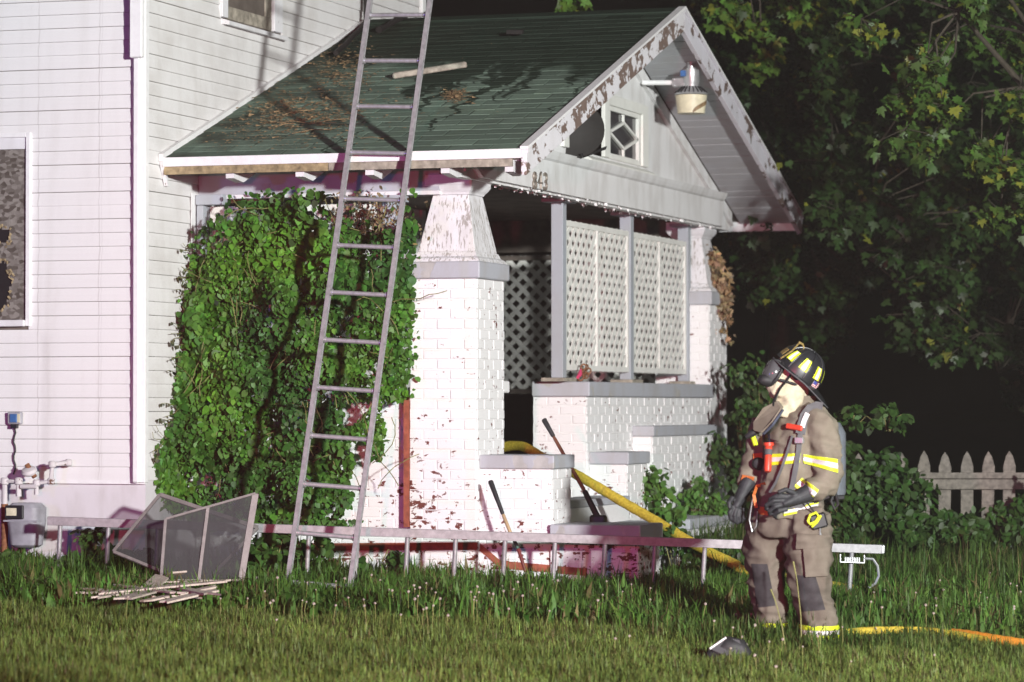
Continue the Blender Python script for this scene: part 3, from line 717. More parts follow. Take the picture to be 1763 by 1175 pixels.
lattice('lattice_panel', 'y', LX + .02, PY[1] + .06, PY[2] - .06, lz0, lz1, 'lattice_paint', .150, .048)
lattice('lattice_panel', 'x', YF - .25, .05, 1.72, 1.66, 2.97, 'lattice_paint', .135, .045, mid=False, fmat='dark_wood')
lattice('lattice_panel', 'x', YN + .16, .08, 1.49, 1.70, 3.045, 'lattice_paint', .150, .045, mid=False)
# raw panel torn open above the ivy
MB().prism([at_y(380, 352, YN + .24), at_y(430, 326, YN + .24), at_y(570, 314, YN + .24), at_y(576, 333, YN + .24)], (0, .012, 0)).put('torn_panel', 'raw_wood', HOUSE)
# ------------------------------------------------------------------ ladders
_cyl = {}
def cyl_piece(name, mat, p, q, r, parent):
    if mat not in _cyl:
        m = MB().ring([(0, 0, -.5), (0, 0, .5)], 1.0, 12); me = mesh('round_piece', m.v, m.f); me.shade_smooth(); me.set_sharp_from_angle(angle=R(40)); me.materials.append(MATS[mat]); _cyl[mat] = me
    p, q = Vector(p), Vector(q); d = q - p
    M = Matrix.Translation((p + q) / 2) @ d.to_track_quat('Z', 'Y').to_matrix().to_4x4() @ Matrix.Diagonal((r, r, d.length, 1))
    return put(name, _cyl[mat], None, parent, M)
def rail(parent, p, q, depth_dir, wd=.032, dp=.072):
    """I-section ladder rail: web with two flanges"""
    p, q = Vector(p), Vector(q); dd = Vector(depth_dir).normalized()
    m = MB(); m.bar(p, q, wd * .45, dp, dd)
    ax = (q - p).normalized(); sd = ax.cross(dd).normalized()
    for s in (-1, 1): m.bar(p + dd * s * (dp / 2 - .006), q + dd * s * (dp / 2 - .006), wd, .013, dd)
    return m.put('rail', 'aluminium', parent, bevel=.002)
# leaning ladder: feet in the grass, resting on the eave and running up past the roof edge
YE = EY - .075
fL, fR = at_d(493, 1020, 22.9), at_d(600, 1030, 22.85)
cL, cR = at_y(601, 256, YE - .02), at_y(706, 254, YE - .0)
ld = thing('extension_ladder', 'tall aluminium ladder leaning on the porch eave in front of the ivy', 'ladder', (fL + fR) / 2)
def ext(p, q, L): return p + (q - p).normalized() * L
TL = 5.0
eL, eR = ext(fL, cL, TL), ext(fR, cR, TL)
for a, b in ((fL, eL), (fR, eR)):
    ax = (b - a).normalized(); across = (fR - fL).normalized(); dd = ax.cross(across).normalized()
    rl = rail(ld, a, b, dd)
    MB().bar(a - ax * .03, a + ax * .05, .036, .08, dd).put('foot', 'black_rubber', ld)
nr = 9; L0 = (fL - cL).length
rv = (cL - fL)
def lad_pt(a, b, py):   # point on a rail where it crosses that photo height (rungs are evenly spaced on the rail)
    return a
first, step = .075, .3500
for i in range(15):
    s = first + i * step
    if s > TL - .05: break
    p, q = ext(fL, cL, s), ext(fR, cR, s)
    cyl_piece('rung', 'rung_metal', p, q, .0165, ld)
    for e, o_ in ((p, q), (q, p)):
        cyl_piece('rung_collar', 'galvanised', e + (o_ - e).normalized() * .012, e + (o_ - e).normalized() * .03, .023, ld)
        ax = (cL - fL).normalized(); cyl_piece('rivet', 'galvanised', e - (o_ - e).normalized() * .020, e - (o_ - e).normalized() * .010, .009, ld)
# ladder lying on its edge along the foot of the porch
tL, tR = at_d(82, 897, 23.55), at_d(1518, 946, 23.55)
hl = thing('roof_ladder', 'long aluminium ladder lying on its edge in the grass along the house', 'ladder', ((tL + tR) / 2 - Vector((0, 0, .45))))
axd = (tR - tL).normalized(); dn = Vector((-.035, .03, -.435))
out = Vector(axd.cross(Vector((0, 0, 1)))).normalized()
rail(hl, tL, tR, out, .062, .050); rail(hl, tL + dn, tR + dn, out, .062, .050)
for px in (104, 187, 272, 358, 447, 532, 616, 702, 785, 870, 956, 1042, 1128, 1214, 1299, 1384, 1467):
    p = at_d(px, 897 + (px - 82) * (946 - 897) / (1518 - 82), 23.55)
    p = tL + axd * (p - tL).dot(axd)
    cyl_piece('rung', 'rung_metal', p, p + dn, .0165, hl)
    cyl_piece('rung_collar', 'galvanised', p + dn * .03, p + dn * .06, .023, hl)
MB().bar(tR - axd * .002, tR + axd * .02, .064, .055, out).put('end_cap', 'galvanised', hl, bevel=.006)
p = at_d(1467, 955, 23.52); m = MB()
for dx in (-.085, .085): m.bar(p + axd * dx, p + axd * dx + Vector((0, 0, -.055)), .006, .05, out)
m.bar(p + axd * -.088 + Vector((0, 0, -.055)), p + axd * .088 + Vector((0, 0, -.055)), .006, .05, out)
for i in range(9): m.bar(p + axd * (-.05 + i * .0125) + Vector((0, 0, -.02)), p + axd * (-.05 + i * .0125) + Vector((0, 0, -.05)), .005, .045, out)
m.put('hook_bracket', 'galvanised', hl)
hk = [at_d(x, y, 23.5) for x, y in ((1488, 962), (1503, 963), (1511, 975), (1513, 992), (1507, 1005), (1496, 1012))]
MB().ring(hk, .010, 8).put('hook', 'galvanised', hl, smooth=True)

# ------------------------------------------------------------------ window screens leaning on the ladder
def screen(name, label, corners, th, fmat, mid=None):
    C = [Vector(c) for c in corners]; cen = sum(C, Vector()) / 4; nrm = (C[1] - C[0]).cross(C[3] - C[0]).normalized()
    root = thing(name, label, 'window screen', (cen.x, cen.y, ground(cen.x, cen.y)), 'screens leaning on the ladder')
    for i in range(4):
        p, q = C[i], C[(i + 1) % 4]
        MB().bar(p, q, th[i], .018, nrm).put('frame_bar', fmat, root, bevel=.002)
    if mid:
        MB().bar(C[0].lerp(C[1], mid), C[3].lerp(C[2], mid), .022, .016, nrm).put('frame_bar', fmat, root)
    me = mesh('mesh', C, [(0, 1, 2, 3)]); put('screen_mesh', me, 'fly_screen', root)
screen('window_screen', 'grey window screen tipped on its corner against the foundation, behind the other screen',
       [at_d(275, 852, 23.35), at_d(444, 909, 23.30), at_d(345, 1012, 23.0), at_d(195, 950, 23.05)], (.030, .02, .022, .022), 'screen_frame')
screen('window_screen', 'grey window screen with bent thin top edge, in front of the tipped screen',
       [at_d(285, 894, 22.9), at_d(440, 850, 23.05), at_d(415, 1000, 22.9), at_d(277, 1000, 22.75)], (.017, .046, .018, .022), 'screen_frame', .47)

# ------------------------------------------------------------------ gas meter and its pipes
gm = thing('gas_meter', 'grey gas meter with white painted pipes against the foundation', 'gas meter', at_y(45, 950, -.18))
c = at_y(46, 898, -.18); w_ = .135
m = MB(); lev = [(-.19, .085, .06), (-.17, .11, .085), (-.02, .130, .10), (.0, .133, .105), (.10, .133, .105), (.135, .10, .08)]
n_ = 16; b0 = 0
for z, a, b in lev:
    for j in range(n_):
        th = 2 * math.pi * j / n_; cs, sn = math.cos(th), math.sin(th); e = .55
        m.v.append(c + Vector((a * abs(cs) ** e * (1 if cs > 0 else -1), b * abs(sn) ** e * (1 if sn > 0 else -1), z)))
for i in range(len(lev) - 1):
    for j in range(n_): m.f.append((i * n_ + j, i * n_ + (j + 1) % n_, (i + 1) * n_ + (j + 1) % n_, (i + 1) * n_ + j))
m.f.append(tuple(reversed(range(n_)))); m.f.append(tuple((len(lev) - 1) * n_ + j for j in range(n_)))
m.put('meter_body', 'meter_grey', gm, smooth=True)
MB().box((c.x - .115, c.y - .125, c.z + .02), (c.x + .03, c.y - .10, c.z + .12)).put('dial_housing', 'black_plastic', gm, bevel=.006)
MB().box((c.x - .10, c.y - .129, c.z + .045), (c.x - .02, c.y - .1255, c.z + .10)).put('dial', 'cream_plastic', gm)
MB().box((c.x - .135, c.y - .108, c.z + .0), (c.x + .135, c.y - .0, c.z + .012)).put('seam', 'meter_grey', gm)
def pipe(pts, r, nm='pipe', mat='pipe_paint'):
    P = [at_y(px, py, yy) for px, py, yy in pts]; m = MB().ring(P, r, 10)
    for q in P[1:-1]: m.lathe(q - Vector((0, 0, r * 1.3)), [(r * .9, 0), (r * 1.45, r * .5), (r * 1.45, r * 2.1), (r * .9, r * 2.6)], 10)
    m.put(nm, mat, gm, smooth=True)
pipe([(32, 855, -.18), (32, 829, -.18), (8, 829, -.18), (8, 868, -.18)], .022); pipe([(63, 852, -.18), (63, 832, -.18), (88, 829, -.16), (90, 800, -.16), (118, 797, -.06), (118, 797, .0)], .020)
pipe([(8, 868, -.18), (8, 950, -.18)], .026, 'riser_pipe', 'rust'); pipe([(36, 838, -.2), (63, 838, -.2)], .018)
c2 = at_y(50, 812, -.2)
MB().lathe(c2, [(.03, -.03), (.055, -.015), (.06, .0), (.05, .02), (.02, .03)], 14, (0, -.5, 1)).put('regulator', 'pipe_paint', gm, smooth=True)
MB().ring([at_y(46, 800, -.2), at_y(60, 822, -.2)], .02, 10).put('valve', 'rust', gm, smooth=True)
# little wall box with its cable
wb = thing('wall_box', 'small blue and grey meter reader box on the white siding', 'utility box', at_y(27, 733, -.02))
p = at_y(27, 720, -.02); MB().box((p.x - .055, -.05, p.z - .045), (p.x + .055, -.004, p.z + .045)).put('housing', 'meter_grey', wb, bevel=.008)
MB().box((p.x - .03, -.062, p.z - .033), (p.x + .028, -.0505, p.z + .03)).put('blue_cover', 'blue_plastic', wb, bevel=.004)
MB().box((p.x + .03, -.056, p.z - .033), (p.x + .050, -.0505, p.z + .03)).put('label_plate', 'cream_plastic', wb)
MB().box((p.x - .03, -.045, p.z - .075), (p.x + .018, -.01, p.z - .0455)).put('cable_gland', 'black_plastic', wb)
MB().ring([at_y(25 + 2.0 * math.sin(i * 1.7), 737 + i * 8.0, -.018) for i in range(11)], .006, 6).put('cable', 'black_rubber', wb)

# ------------------------------------------------------------------ splintered laths in the grass
pile = [((150, 1022), (300, 1006)), ((170, 1030), (330, 1004)), ((185, 1022), (372, 1004)), ((215, 1032), (290, 1012)), ((235, 1010), (330, 1030)), ((262, 1034), (360, 1014)),
        ((270, 1004), (385, 1001)), ((285, 1038), (355, 1022)), ((245, 1024), (275, 998)), ((160, 1016), (245, 1028)), ((205, 1010), (300, 1022)), ((290, 1010), (358, 1024)), ((280, 1000), (297, 992))]
where = ['longest lath at the left end of the splintered pile', 'broad lath lying across the left half of the pile', 'long pale lath running the whole length of the pile', 'short lath lying in the middle of the pile',
         'lath crossing the others diagonally in the pile', 'lath at the front of the splintered pile', 'thin lath along the back of the pile beneath the screen', 'short front lath nearest the camera',
         'short lath sticking up out of the pile', 'grey lath half buried at the left of the pile', 'narrow lath under the crossing one', 'lath end pointing right towards the ladder', 'tiny lath end standing up at the back of the pile']
for i, ((x0, y0), (x1, y1)) in enumerate(pile):
    lift = .085 + .014 * (i % 4)
    def gp(px, py, dz):
        Z = 22.3
        for _ in range(6):
            q = at_d(px, py, Z); Z += (q.z - ground(q.x, q.y) - dz) * FPX / (py - 700) * .9
        return at_d(px, py, Z)
    p, q = gp(x0, y0, lift), gp(x1, y1, lift + .03 * (i % 3)); w_ = random.uniform(.07, .125)
    d = (q - p).normalized(); sd = d.cross(Vector((0, 0, 1))).normalized(); n_ = 5; m = MB()
    a = [p - sd * w_ / 2 - d * random.uniform(0, .1), q - sd * w_ / 2 + d * random.uniform(0, .15), q + d * random.uniform(-.05, .1), q + sd * w_ / 2 + d * random.uniform(0, .1), p + sd * w_ / 2 - d * random.uniform(0, .1), p - d * random.uniform(-.05, .12)]
    m.prism(a, (0, 0, .012)); o = m.put('wood_lath', 'lath_wood'); tag(o, where[i], 'lath', 'splintered laths by the screens')

# ------------------------------------------------------------------ yard lamp on the gable
yl = thing('yard_light', 'galvanised yard light with melted cream lens on an arm from the gable', 'lamp', at_x(1190, 200, XG + .43))
Lx = XG + .43; c = at_x(1190, 164, Lx); q_ = 1 / (FPX / 25.9)
def lp(pxr, py): return (pxr * q_, (164 - py) * q_)
MB().lathe(c, [lp(10, 118), lp(15, 117), lp(15.5, 140), lp(14, 143), lp(14, 160)], 20).put('ballast_can', 'galvanised', yl, smooth=True)
MB().lathe(c, [lp(9, 100), lp(9, 106), lp(7, 107), lp(7, 112), lp(9.5, 113), lp(9.5, 118)], 16).put('photocell', 'galvanised', yl, smooth=True)
sh = MB().lathe(c, [lp(13, 147), lp(18, 150), lp(30, 161), lp(31, 164), lp(29, 164), lp(14, 152)], 28).put('shade', 'galvanised', yl, smooth=True)
for i in range(22):
    a = 2 * math.pi * i / 22; u = Vector((math.cos(a), math.sin(a), 0)); MB().bar(c + u * 18 * q_ + Vector((0, 0, 14.8 * q_)), c + u * 30.5 * q_ + Vector((0, 0, 4.2 * q_)), .006, .012, (0, 0, 1)).put('shade_rib', 'black_plastic', sh)
# cream lens, melted open on the right side
lens = MB(); n_ = 36; rows = 7
for j in range(rows):
    z = -1 - 34 * j / (rows - 1); r = 30 - 4.5 * j / (rows - 1)
    for i in range(n_):
        a = 2 * math.pi * i / n_; lens.v.append(c + Vector((math.cos(a) * r * q_, math.sin(a) * r * q_, z * q_)))
for j in range(rows - 1):
    for i in range(n_):
        a = 2 * math.pi * (i + .5) / n_ - YAW; dx = math.cos(a); back = math.sin(a)
        hole = (back < -.2) and (.15 < dx < .92) and (1 <= j <= 4) and (j - 1 < 1 + 3.4 * (dx - .1)) and False
        if not hole: lens.f.append((j * n_ + i, j * n_ + (i + 1) % n_, (j + 1) * n_ + (i + 1) % n_, (j + 1) * n_ + i))
lens.f.append(tuple((rows - 1) * n_ + i for i in range(n_)))
lo = lens.put('lens', 'cream_plastic', yl, smooth=True)
bl = MB(); P = []
for i in range(14):
    t_ = i / 13; ang = -math.pi / 2 + YAW + .05 + t_ * 1.25; zz = -32 + 22 * (t_ ** .6); P.append((ang, zz))
for i in range(13):
    for (a0, z0), (a1, z1) in ((P[i], P[i + 1]),):
        rr = 31 - 4.5 * (-z0 / 34); bl.add([c + Vector((math.cos(a) * rr * q_, math.sin(a) * rr * q_, z * q_)) for a, z in ((a0, z0), (a1, z1), (a1, z1 - 8), (a0, max(z0 - 8, -34)))], [(0, 1, 2, 3)])
bl.put('scorched_patch', 'burnt_plastic', lo)
MB().box((c.x - .075, c.y - .075, c.z + 34 * q_), (c.x - .03, c.y - .045, c.z + 45 * q_)).put('blue_label', 'blue_plastic', yl)
MB().ring([c + Vector((-.43, .0, 26 * q_)), c + Vector((-.07, 0, 24 * q_))], .022, 12).put('arm', 'white_trim', yl, smooth=True)
m = MB(); m.box((c.x - .16, c.y - .04, c.z + 16 * q_), (c.x - .05, c.y + .04, c.z + 32 * q_)); m.put('clamp', 'galvanised', yl, bevel=.006)
for dz in (18, 29): cyl_piece('clamp_bolt', 'galvanised', c + Vector((-.14, -.06, dz * q_)), c + Vector((-.14, .06, dz * q_)), .008, yl)
# black dish-like panel hanging in the broken attic window
c = at_x(994, 224, XG + .06); m = MB(); n_ = 28; nrm = Vector((.42, -.90, -.05)).normalized(); ua = Vector((0, 0, 1)); ua = (ua - nrm * ua.dot(nrm)).normalized(); va = nrm.cross(ua)
m.v.append(c - nrm * .05); rr = [.07, .15, .215, .222]
for k_, r in enumerate(rr):
    for j in range(n_):
        th = 2 * math.pi * j / n_; m.v.append(c + ua * math.sin(th) * r + va * math.cos(th) * r - nrm * (.05 * (1 - (min(r, .215) / .215) ** 2) + (.012 if k_ == 3 else 0)))
m.f += [(0, 1 + j, 1 + (j + 1) % n_) for j in range(n_)]
for k_ in range(3):
    for j in range(n_): m.f.append((1 + k_ * n_ + j, 1 + k_ * n_ + (j + 1) % n_, 1 + (k_ + 1) * n_ + (j + 1) % n_, 1 + (k_ + 1) * n_ + j))
dz_ = m.put('round_panel', 'char', None, smooth=True); tag(dz_, 'round black dish hanging in the broken attic window', 'dish')
MB().prism([at_x(1005, 272, XG + .10), at_x(1043, 258, XG + .10), at_x(1045, 252, XG + .10), at_x(1022, 262, XG + .10), at_x(1000, 265, XG + .10)], (-.01, 0, 0)).put('torn_rim', 'black_rubber', dz_)

# ------------------------------------------------------------------ hoses
def hose(name, label, P, r, mat, mark=None):
    P = [Vector(p) for p in P]
    # Catmull-Rom through the points
    Q = []
    for i in range(len(P) - 1):
        a, b, c3, d = P[max(i - 1, 0)], P[i], P[i + 1], P[min(i + 2, len(P) - 1)]
        for k in range(8):
            t_ = k / 8; Q.append(.5 * ((2 * b) + (c3 - a) * t_ + (2 * a - 5 * b + 4 * c3 - d) * t_ ** 2 + (3 * b - a - 3 * c3 + d) * t_ ** 3))
    Q.append(P[-1]); o = MB().ring(Q, [(r * .95 * (1 + .05 * math.sin(i * 1.9)), r * .72) for i in range(len(Q))], 14).put(name, mat, None, smooth=True); tag(o, label, 'hose'); return o
def at_g(px, py, dz=0.0):
    Z = 22.0
    for _ in range(12):
        q = at_d(px, py, Z); Z += (q.z - ground(q.x, q.y) - dz) * FPX / (py - 700) * .8
    return at_d(px, py, Z)
hose('fire_hose', 'yellow fire hose climbing the porch steps past the cheek wall', [(1.2, 3.1, FLZ + .05), at_y(880, 768, 2.85), at_y(935, 788, 2.75), at_y(1000, 822, 2.65), at_y(1078, 868, 2.55), at_y(1125, 895, 2.45), at_y(1200, 940, 2.2), at_y(1265, 972, 2.0), at_y(1300, 987, 1.9), (5.3, 1.6, ground(5.3, 1.6) + .05)], .042, 'hose_yellow')
h2 = hose('fire_hose', 'yellow fire hose on the grass to the right of the firefighter', [at_g(1400, 1101, .03), at_g(1440, 1092, .05), at_g(1500, 1086, .06), at_g(1580, 1086, .06), at_g(1645, 1093, .055), at_g(1700, 1103, .05)], .026, 'hose_yellow')
h3 = hose('fire_hose', 'orange end of the fire hose lying at the right edge', [at_g(1640, 1091, .055), at_g(1668, 1094, .06), at_g(1710, 1101, .06), at_g(1763, 1109, .06), at_g(1840, 1122, .05)], .034, 'hose_orange')
# stencilled marking on the orange hose
mk = MB()
for i, (px, seg) in enumerate(((1690, 'l'), (1697, 'l'), (1706, 'o'), (1716, 'z'))):
    p = at_g(px, 1097 + (px - 1690) * .15, .06) + Vector(-FWD) * .036
    u, v = Vector(RIGHT), Vector(CUP)
    if seg == 'l': mk.bar(p - v * .012, p + v * .012, .005, .002, -Vector(FWD))
    elif seg == 'o': mk.ring([p + u * math.cos(a) * .010 + v * math.sin(a) * .013 for a in np.linspace(0, 6.28, 11)], .002, 5)
    else: mk.ring([p + u * x + v * y for x, y in ((-.009, .01), (.008, .012), (-.008, -.012), (.012, -.011))], .002, 5)
mk.put('stencil_mark', 'ink', h3)
hose('fire_hose', 'yellow hose half hidden in the grass at the left edge', [at_g(-60, 1024, .03), at_g(0, 1026, .035), at_g(40, 1027, .03), at_g(75, 1031, .01)], .022, 'hose_yellow')

# ------------------------------------------------------------------ tools leaning on the steps
def tool(name, label, segs, group=None):
    root = thing(name, label, 'tool', segs[-1][1])
    for nm, p, q, r0, r1, mat in [(s[2], s[0], s[1], s[3], s[4], s[5]) for s in segs]:
        MB().ring([p, p.lerp(q, .04), p.lerp(q, .5), p.lerp(q, .96), q], [r0 * .75, r0, (r0 + r1) / 2, r1, r1 * .85], 12).put(nm, mat, root, smooth=True)
    return root
T = lambda px, py, y: at_y(px, py, y)
a, b, c, d = T(936, 722, 1.55), T(953, 752, 1.53), T(1006, 845, 1.50), T(1030, 893, 1.48)
tl_ = tool('sledge_hammer', 'long brown handle with black grip leaning on the porch steps', [(a, b, 'grip', .020, .016, 'black_rubber'), (b, c, 'handle', .013, .015, 'tool_brown'), (c, d, 'sleeve', .020, .024, 'black_rubber')])
MB().box((d.x - .06, d.y - .035, d.z - .045), (d.x + .06, d.y + .035, d.z + .025)).put('head', 'black_plastic', tl_, bevel=.012)
a, b, c, d, e = T(844, 828, .72), T(866, 886, .68), T(879, 918, .66), T(892, 945, .64), T(905, 985, .62)
tool('axe', 'short tool with black grip and tan shaft leaning on the white brick', [(a, b, 'grip', .020, .014, 'black_rubber'), (b, c, 'shaft', .013, .013, 'tool_wood'), (c, d, 'green_band', .0135, .0135, 'tool_green'), (d, e, 'maroon_band', .0135, .013, 'tool_maroon')])
# small rusty ornament and pink rag on the porch wall cap
c = at_x(1006, 650, 2.12); m = MB()
ch = thing('rusty_chain', 'short rusty chain with pink rag on the porch wall beside the first post', 'chain', (c.x, c.y, 1.742))
for i in range(7):
    p = Vector((2.12, c.y - .1 + i * .035, 1.775 + .09 * math.sin(i * .9) ** 2)); u = Vector((0, 1, 0)) if i % 2 else Vector((.4, .4, .8)).normalized(); v = Vector((0, 0, 1)) if i % 2 else Vector((.8, .2, -.5)).normalized()
    MB().ring([p + u * math.cos(t_) * .028 + v * math.sin(t_) * .02 for t_ in np.linspace(0, 6.283, 13)], .007, 6).put('link', 'rust', ch, smooth=True)
MB().ring([(2.13, c.y - .22, 1.775), (2.13, c.y - .16, 1.80), (2.12, c.y - .10, 1.84)], [.012, .02, .008], 8).put('rag', 'pink_cloth', ch, smooth=True)
# timber, debris and cable on the roof
def on_roof(px, py, h=.0):
    Z = 24.0
    for _ in range(14):
        q = at_d(px, py, Z); Z += (q.z - roof_z(q.y) - .015 - h) * -6
        q = at_d(px, py, Z)
    d = _ray(px, py); tz = math.tan(SLOPE)   # exact: ray against the sloping plane
    k_ = (EZ + .016 + h + (CPOS[1] - EY) * tz - CPOS[2]) / (d[2] - d[1] * tz); return Vector(CPOS + d * k_)
p, q = on_roof(676, 131, .03), on_roof(803, 111, .035); m = MB(); m.bar(p, q, .05, .045, (0, -.3, 1)); o = m.put('timber', 'grey_wood', None, bevel=.008); tag(o, 'broken grey timber lying on the green shingles beside the ladder', 'timber')
p = on_roof(885, 60, .02); m = MB().prism([p + Vector((-.05, -.06, 0)), p + Vector((.07, 0, 0)), p + Vector((.05, .10, .02)), p + Vector((-.06, .12, .0))], (0, .02, .035)); o = m.put('charred_scrap', 'char'); tag(o, 'small black charred scrap high on the green roof', 'scrap')
cb = [on_roof(x, y, .04) for x, y in ((578, 92), (596, 76), (606, 64), (622, 50), (630, 38))]; cb += [Vector((.06, cb[-1].y + .1, cb[-1].z + .25))]
o = MB().ring(cb, .022, 8).put('burnt_cable', 'char', None, smooth=True); tag(o, 'charred cable running up the roof to the house wall behind the ladder', 'cable')
o = MB().ring([on_roof(x, y, .03) for x, y in ((652, 52), (668, 44), (688, 31), (700, 28))], [.03, .02, .035, .02], 8).put('burnt_cable', 'char', None, smooth=True); tag(o, 'charred strip on the ridge between the ladder rails', 'cable')
lt = MB()
def litter(px, py, sx_, sy_, n, size):
    for _ in range(n):
        p = on_roof(random.gauss(px, sx_), random.gauss(py, sy_), random.uniform(.004, .018))
        if p.x < .05 or p.y < EY or p.y > RY - .1: continue
        s = random.uniform(.3, 1) * size; a = random.uniform(0, 6.3); d = Vector((math.cos(a), math.sin(a) * c_, math.sin(a) * s_)); e = Vector((-math.sin(a), math.cos(a) * c_, math.cos(a) * s_)); up = Vector((0, -s_, c_)) * s * random.uniform(-.3, .6)
        lt.add([p - d * s - e * s * .35, p + d * s - e * s * .2 + up, p + d * s * .8 + e * s * .4, p - d * s * .9 + e * s * .3 + up * .5], [(0, 1, 2, 3)])
litter(505, 195, 45, 18, 620, .028); litter(585, 120, 30, 24, 420, .026); litter(783, 164, 12, 5, 240, .024); litter(570, 185, 60, 30, 420, .022); litter(430, 225, 50, 18, 200, .016); litter(680, 150, 90, 50, 90, .012); litter(470, 240, 60, 10, 80, .02)
lt.put('roof_litter', 'litter'); o = bpy.data.objects['roof_litter']; o['kind'] = 'stuff'; o['label'] = 'brown dead leaves and splinters scattered on the green roof'; o['category'] = 'debris'
tw = MB()
for _ in range(12):
    p = on_roof(random.gauss(500, 60), random.gauss(205, 22), .012); a = random.uniform(-.6, .6); L = random.uniform(.08, .3); q = p + Vector((math.cos(a) * L, math.sin(a) * L * c_, math.sin(a) * L * s_ + .01)); tw.ring([p, p.lerp(q, .5) + Vector((0, 0, .012)), q], .003, 5)
tw.put('roof_twigs', 'litter'); o = bpy.data.objects['roof_twigs']; o['kind'] = 'stuff'; o['label'] = 'thin dry twigs strewn over the lower roof by the house wall'; o['category'] = 'twigs'

# ------------------------------------------------------------------ black face piece lying in the grass
c = at_g(1255, 1132, .03)
mk = thing('breathing_mask', 'black breathing mask with clear lens lying in the grass at lower right', 'mask', (c.x, c.y, ground(c.x, c.y)))
u, v, f_ = Vector(RIGHT), Vector((0, 0, 1)), Vector(-FWDH)
m = MB().ring([c - u * .12, c - u * .07 + v * .03, c + v * .06, c + u * .07 + v * .05, c + u * .12 + v * .01], [.03, .055, .07, .06, .03], 12); m.put('shell', 'black_rubber', mk, smooth=True)
m = MB(); m.prism([c - u * .11 + v * .05 + f_ * .05, c - u * .02 + v * .115 + f_ * .03, c + u * .06 + v * .10 + f_ * .04, c + u * .09 + v * .03 + f_ * .07, c - u * .03 + v * .015 + f_ * .08], (0, 0, .006)); m.put('lens', 'mask_lens', mk)
MB().bar(c - u * .12 + v * .055 + f_ * .055, c - u * .02 + v * .122 + f_ * .035, .012, .010).put('lens_rim', 'silver_tape', mk)

# ------------------------------------------------------------------ picket fence at the right
fz = 27.6
fence = thing('picket_fence', 'weathered grey picket fence half overgrown at the right', 'fence', (at_d(1660, 930, fz).x, at_d(1660, 930, fz).y, ground(9, 6)))
def fpt(px, py): return at_d(px, py, fz)
for px, dy in ((1440, 8), (1478, 4), (1515, 6), (1552, 3), (1591, 0), (1627, 2), (1665, 1), (1702, 1), (1738, 0), (1775, 3), (1812, 1)):
    p = fpt(px, 776 + dy); hw = .052; z0 = .05; u = Vector(RIGHT)
    tilt = random.uniform(-.02, .02)
    A = [p + u * x + Vector((0, 0, z)) for x, z in ((0, 0), (hw * .55, -.045), (hw, -.13), (hw + tilt, -1.0), (-hw + tilt, -1.0), (-hw, -.13), (-hw * .55, -.045))]
    MB().prism(A, Vector(FWDH) * .02).put('picket', 'fence_wood', fence, bevel=.003)
for py, hgt in ((819, .05), (834, .085), (905, .08)):
    a, b = fpt(1425, py), fpt(1845, py); MB().bar(a + Vector(FWDH) * -.025, b + Vector(FWDH) * -.025, .045, hgt).put('rail', 'fence_wood', fence, bevel=.004)
# ------------------------------------------------------------------ the firefighter
PD = 21.1; PS = PD / FPX
PB = at_d(1372, 1116, PD); PB.z = ground(PB.x, PB.y)
PU, PW = Vector(RIGHT), Vector(-FWDH)
def L(px, py, w_=0.0): return PB + PU * ((px - 1372) * PS) + PW * w_ + Vector((0, 0, (1116 - py) * PS))
MAN = thing('person', 'firefighter in tan turnout gear and black helmet looking up at the roof', 'person', PB)
def loft(m, secs, n=20, caps=True):
    """secs: (centre, half-axis a, half-axis b) ellipses"""
    b = len(m.v)
    for c, a, d in secs:
        for j in range(n):
            th = 2 * math.pi * j / n; m.v.append(c + a * math.cos(th) + d * math.sin(th))
    for i in range(len(secs) - 1):
        for j in range(n): m.f.append((b + i * n + j, b + i * n + (j + 1) % n, b + (i + 1) * n + (j + 1) % n, b + (i + 1) * n + j))
    if caps:
        m.f.append(tuple(b + j for j in reversed(range(n)))); e = b + (len(secs) - 1) * n; m.f.append(tuple(e + j for j in range(n)))
def fuse(name, m, mat, parent, voxel=.012, smooth=2, folds=None):
    """union of overlapping lofts grown into one continuous skin"""
    me = mesh(name + '_raw', m.v, m.f); bm = bmesh.new(); bm.from_mesh(me); bmesh.ops.recalc_face_normals(bm, faces=bm.faces); bm.to_mesh(me); bm.free()
    o = bpy.data.objects.new('tmp', me); COL.objects.link(o)
    r = o.modifiers.new('r', 'REMESH'); r.mode = 'VOXEL'; r.voxel_size = voxel
    s = o.modifiers.new('s', 'SMOOTH'); s.iterations = smooth; s.factor = .5
    dg = bpy.context.evaluated_depsgraph_get(); dg.update(); out = bpy.data.meshes.new_from_object(o.evaluated_get(dg))
    bpy.data.objects.remove(o); out.name = name; out.materials.clear()
    if folds:
        co = np.empty(len(out.vertices) * 3); out.vertices.foreach_get('co', co); co = co.reshape(-1, 3)
        nn = np.array([v.normal for v in out.vertices])
        d = np.array([folds(Vector(p)) for p in co]); co = co + nn * d[:, None]; out.vertices.foreach_set('co', co.ravel()); out.update()
    out.shade_smooth(); return put(name, out, mat, parent)
def limb_secs(pts, radii, flat=None):
    secs = []; ref = None
    for i, p in enumerate(pts):
        t_ = (pts[min(i + 1, len(pts) - 1)] - pts[max(i - 1, 0)]).normalized()
        if ref is None: ref = PW if abs(t_.dot(PW)) < .8 else PU
        a = (ref - t_ * ref.dot(t_)).normalized(); b = t_.cross(a); ref = a
        r = radii[i]; r = r if hasattr(r, '__len__') else (r, r); secs.append((p, a * r[0], b * r[1]))
    return secs
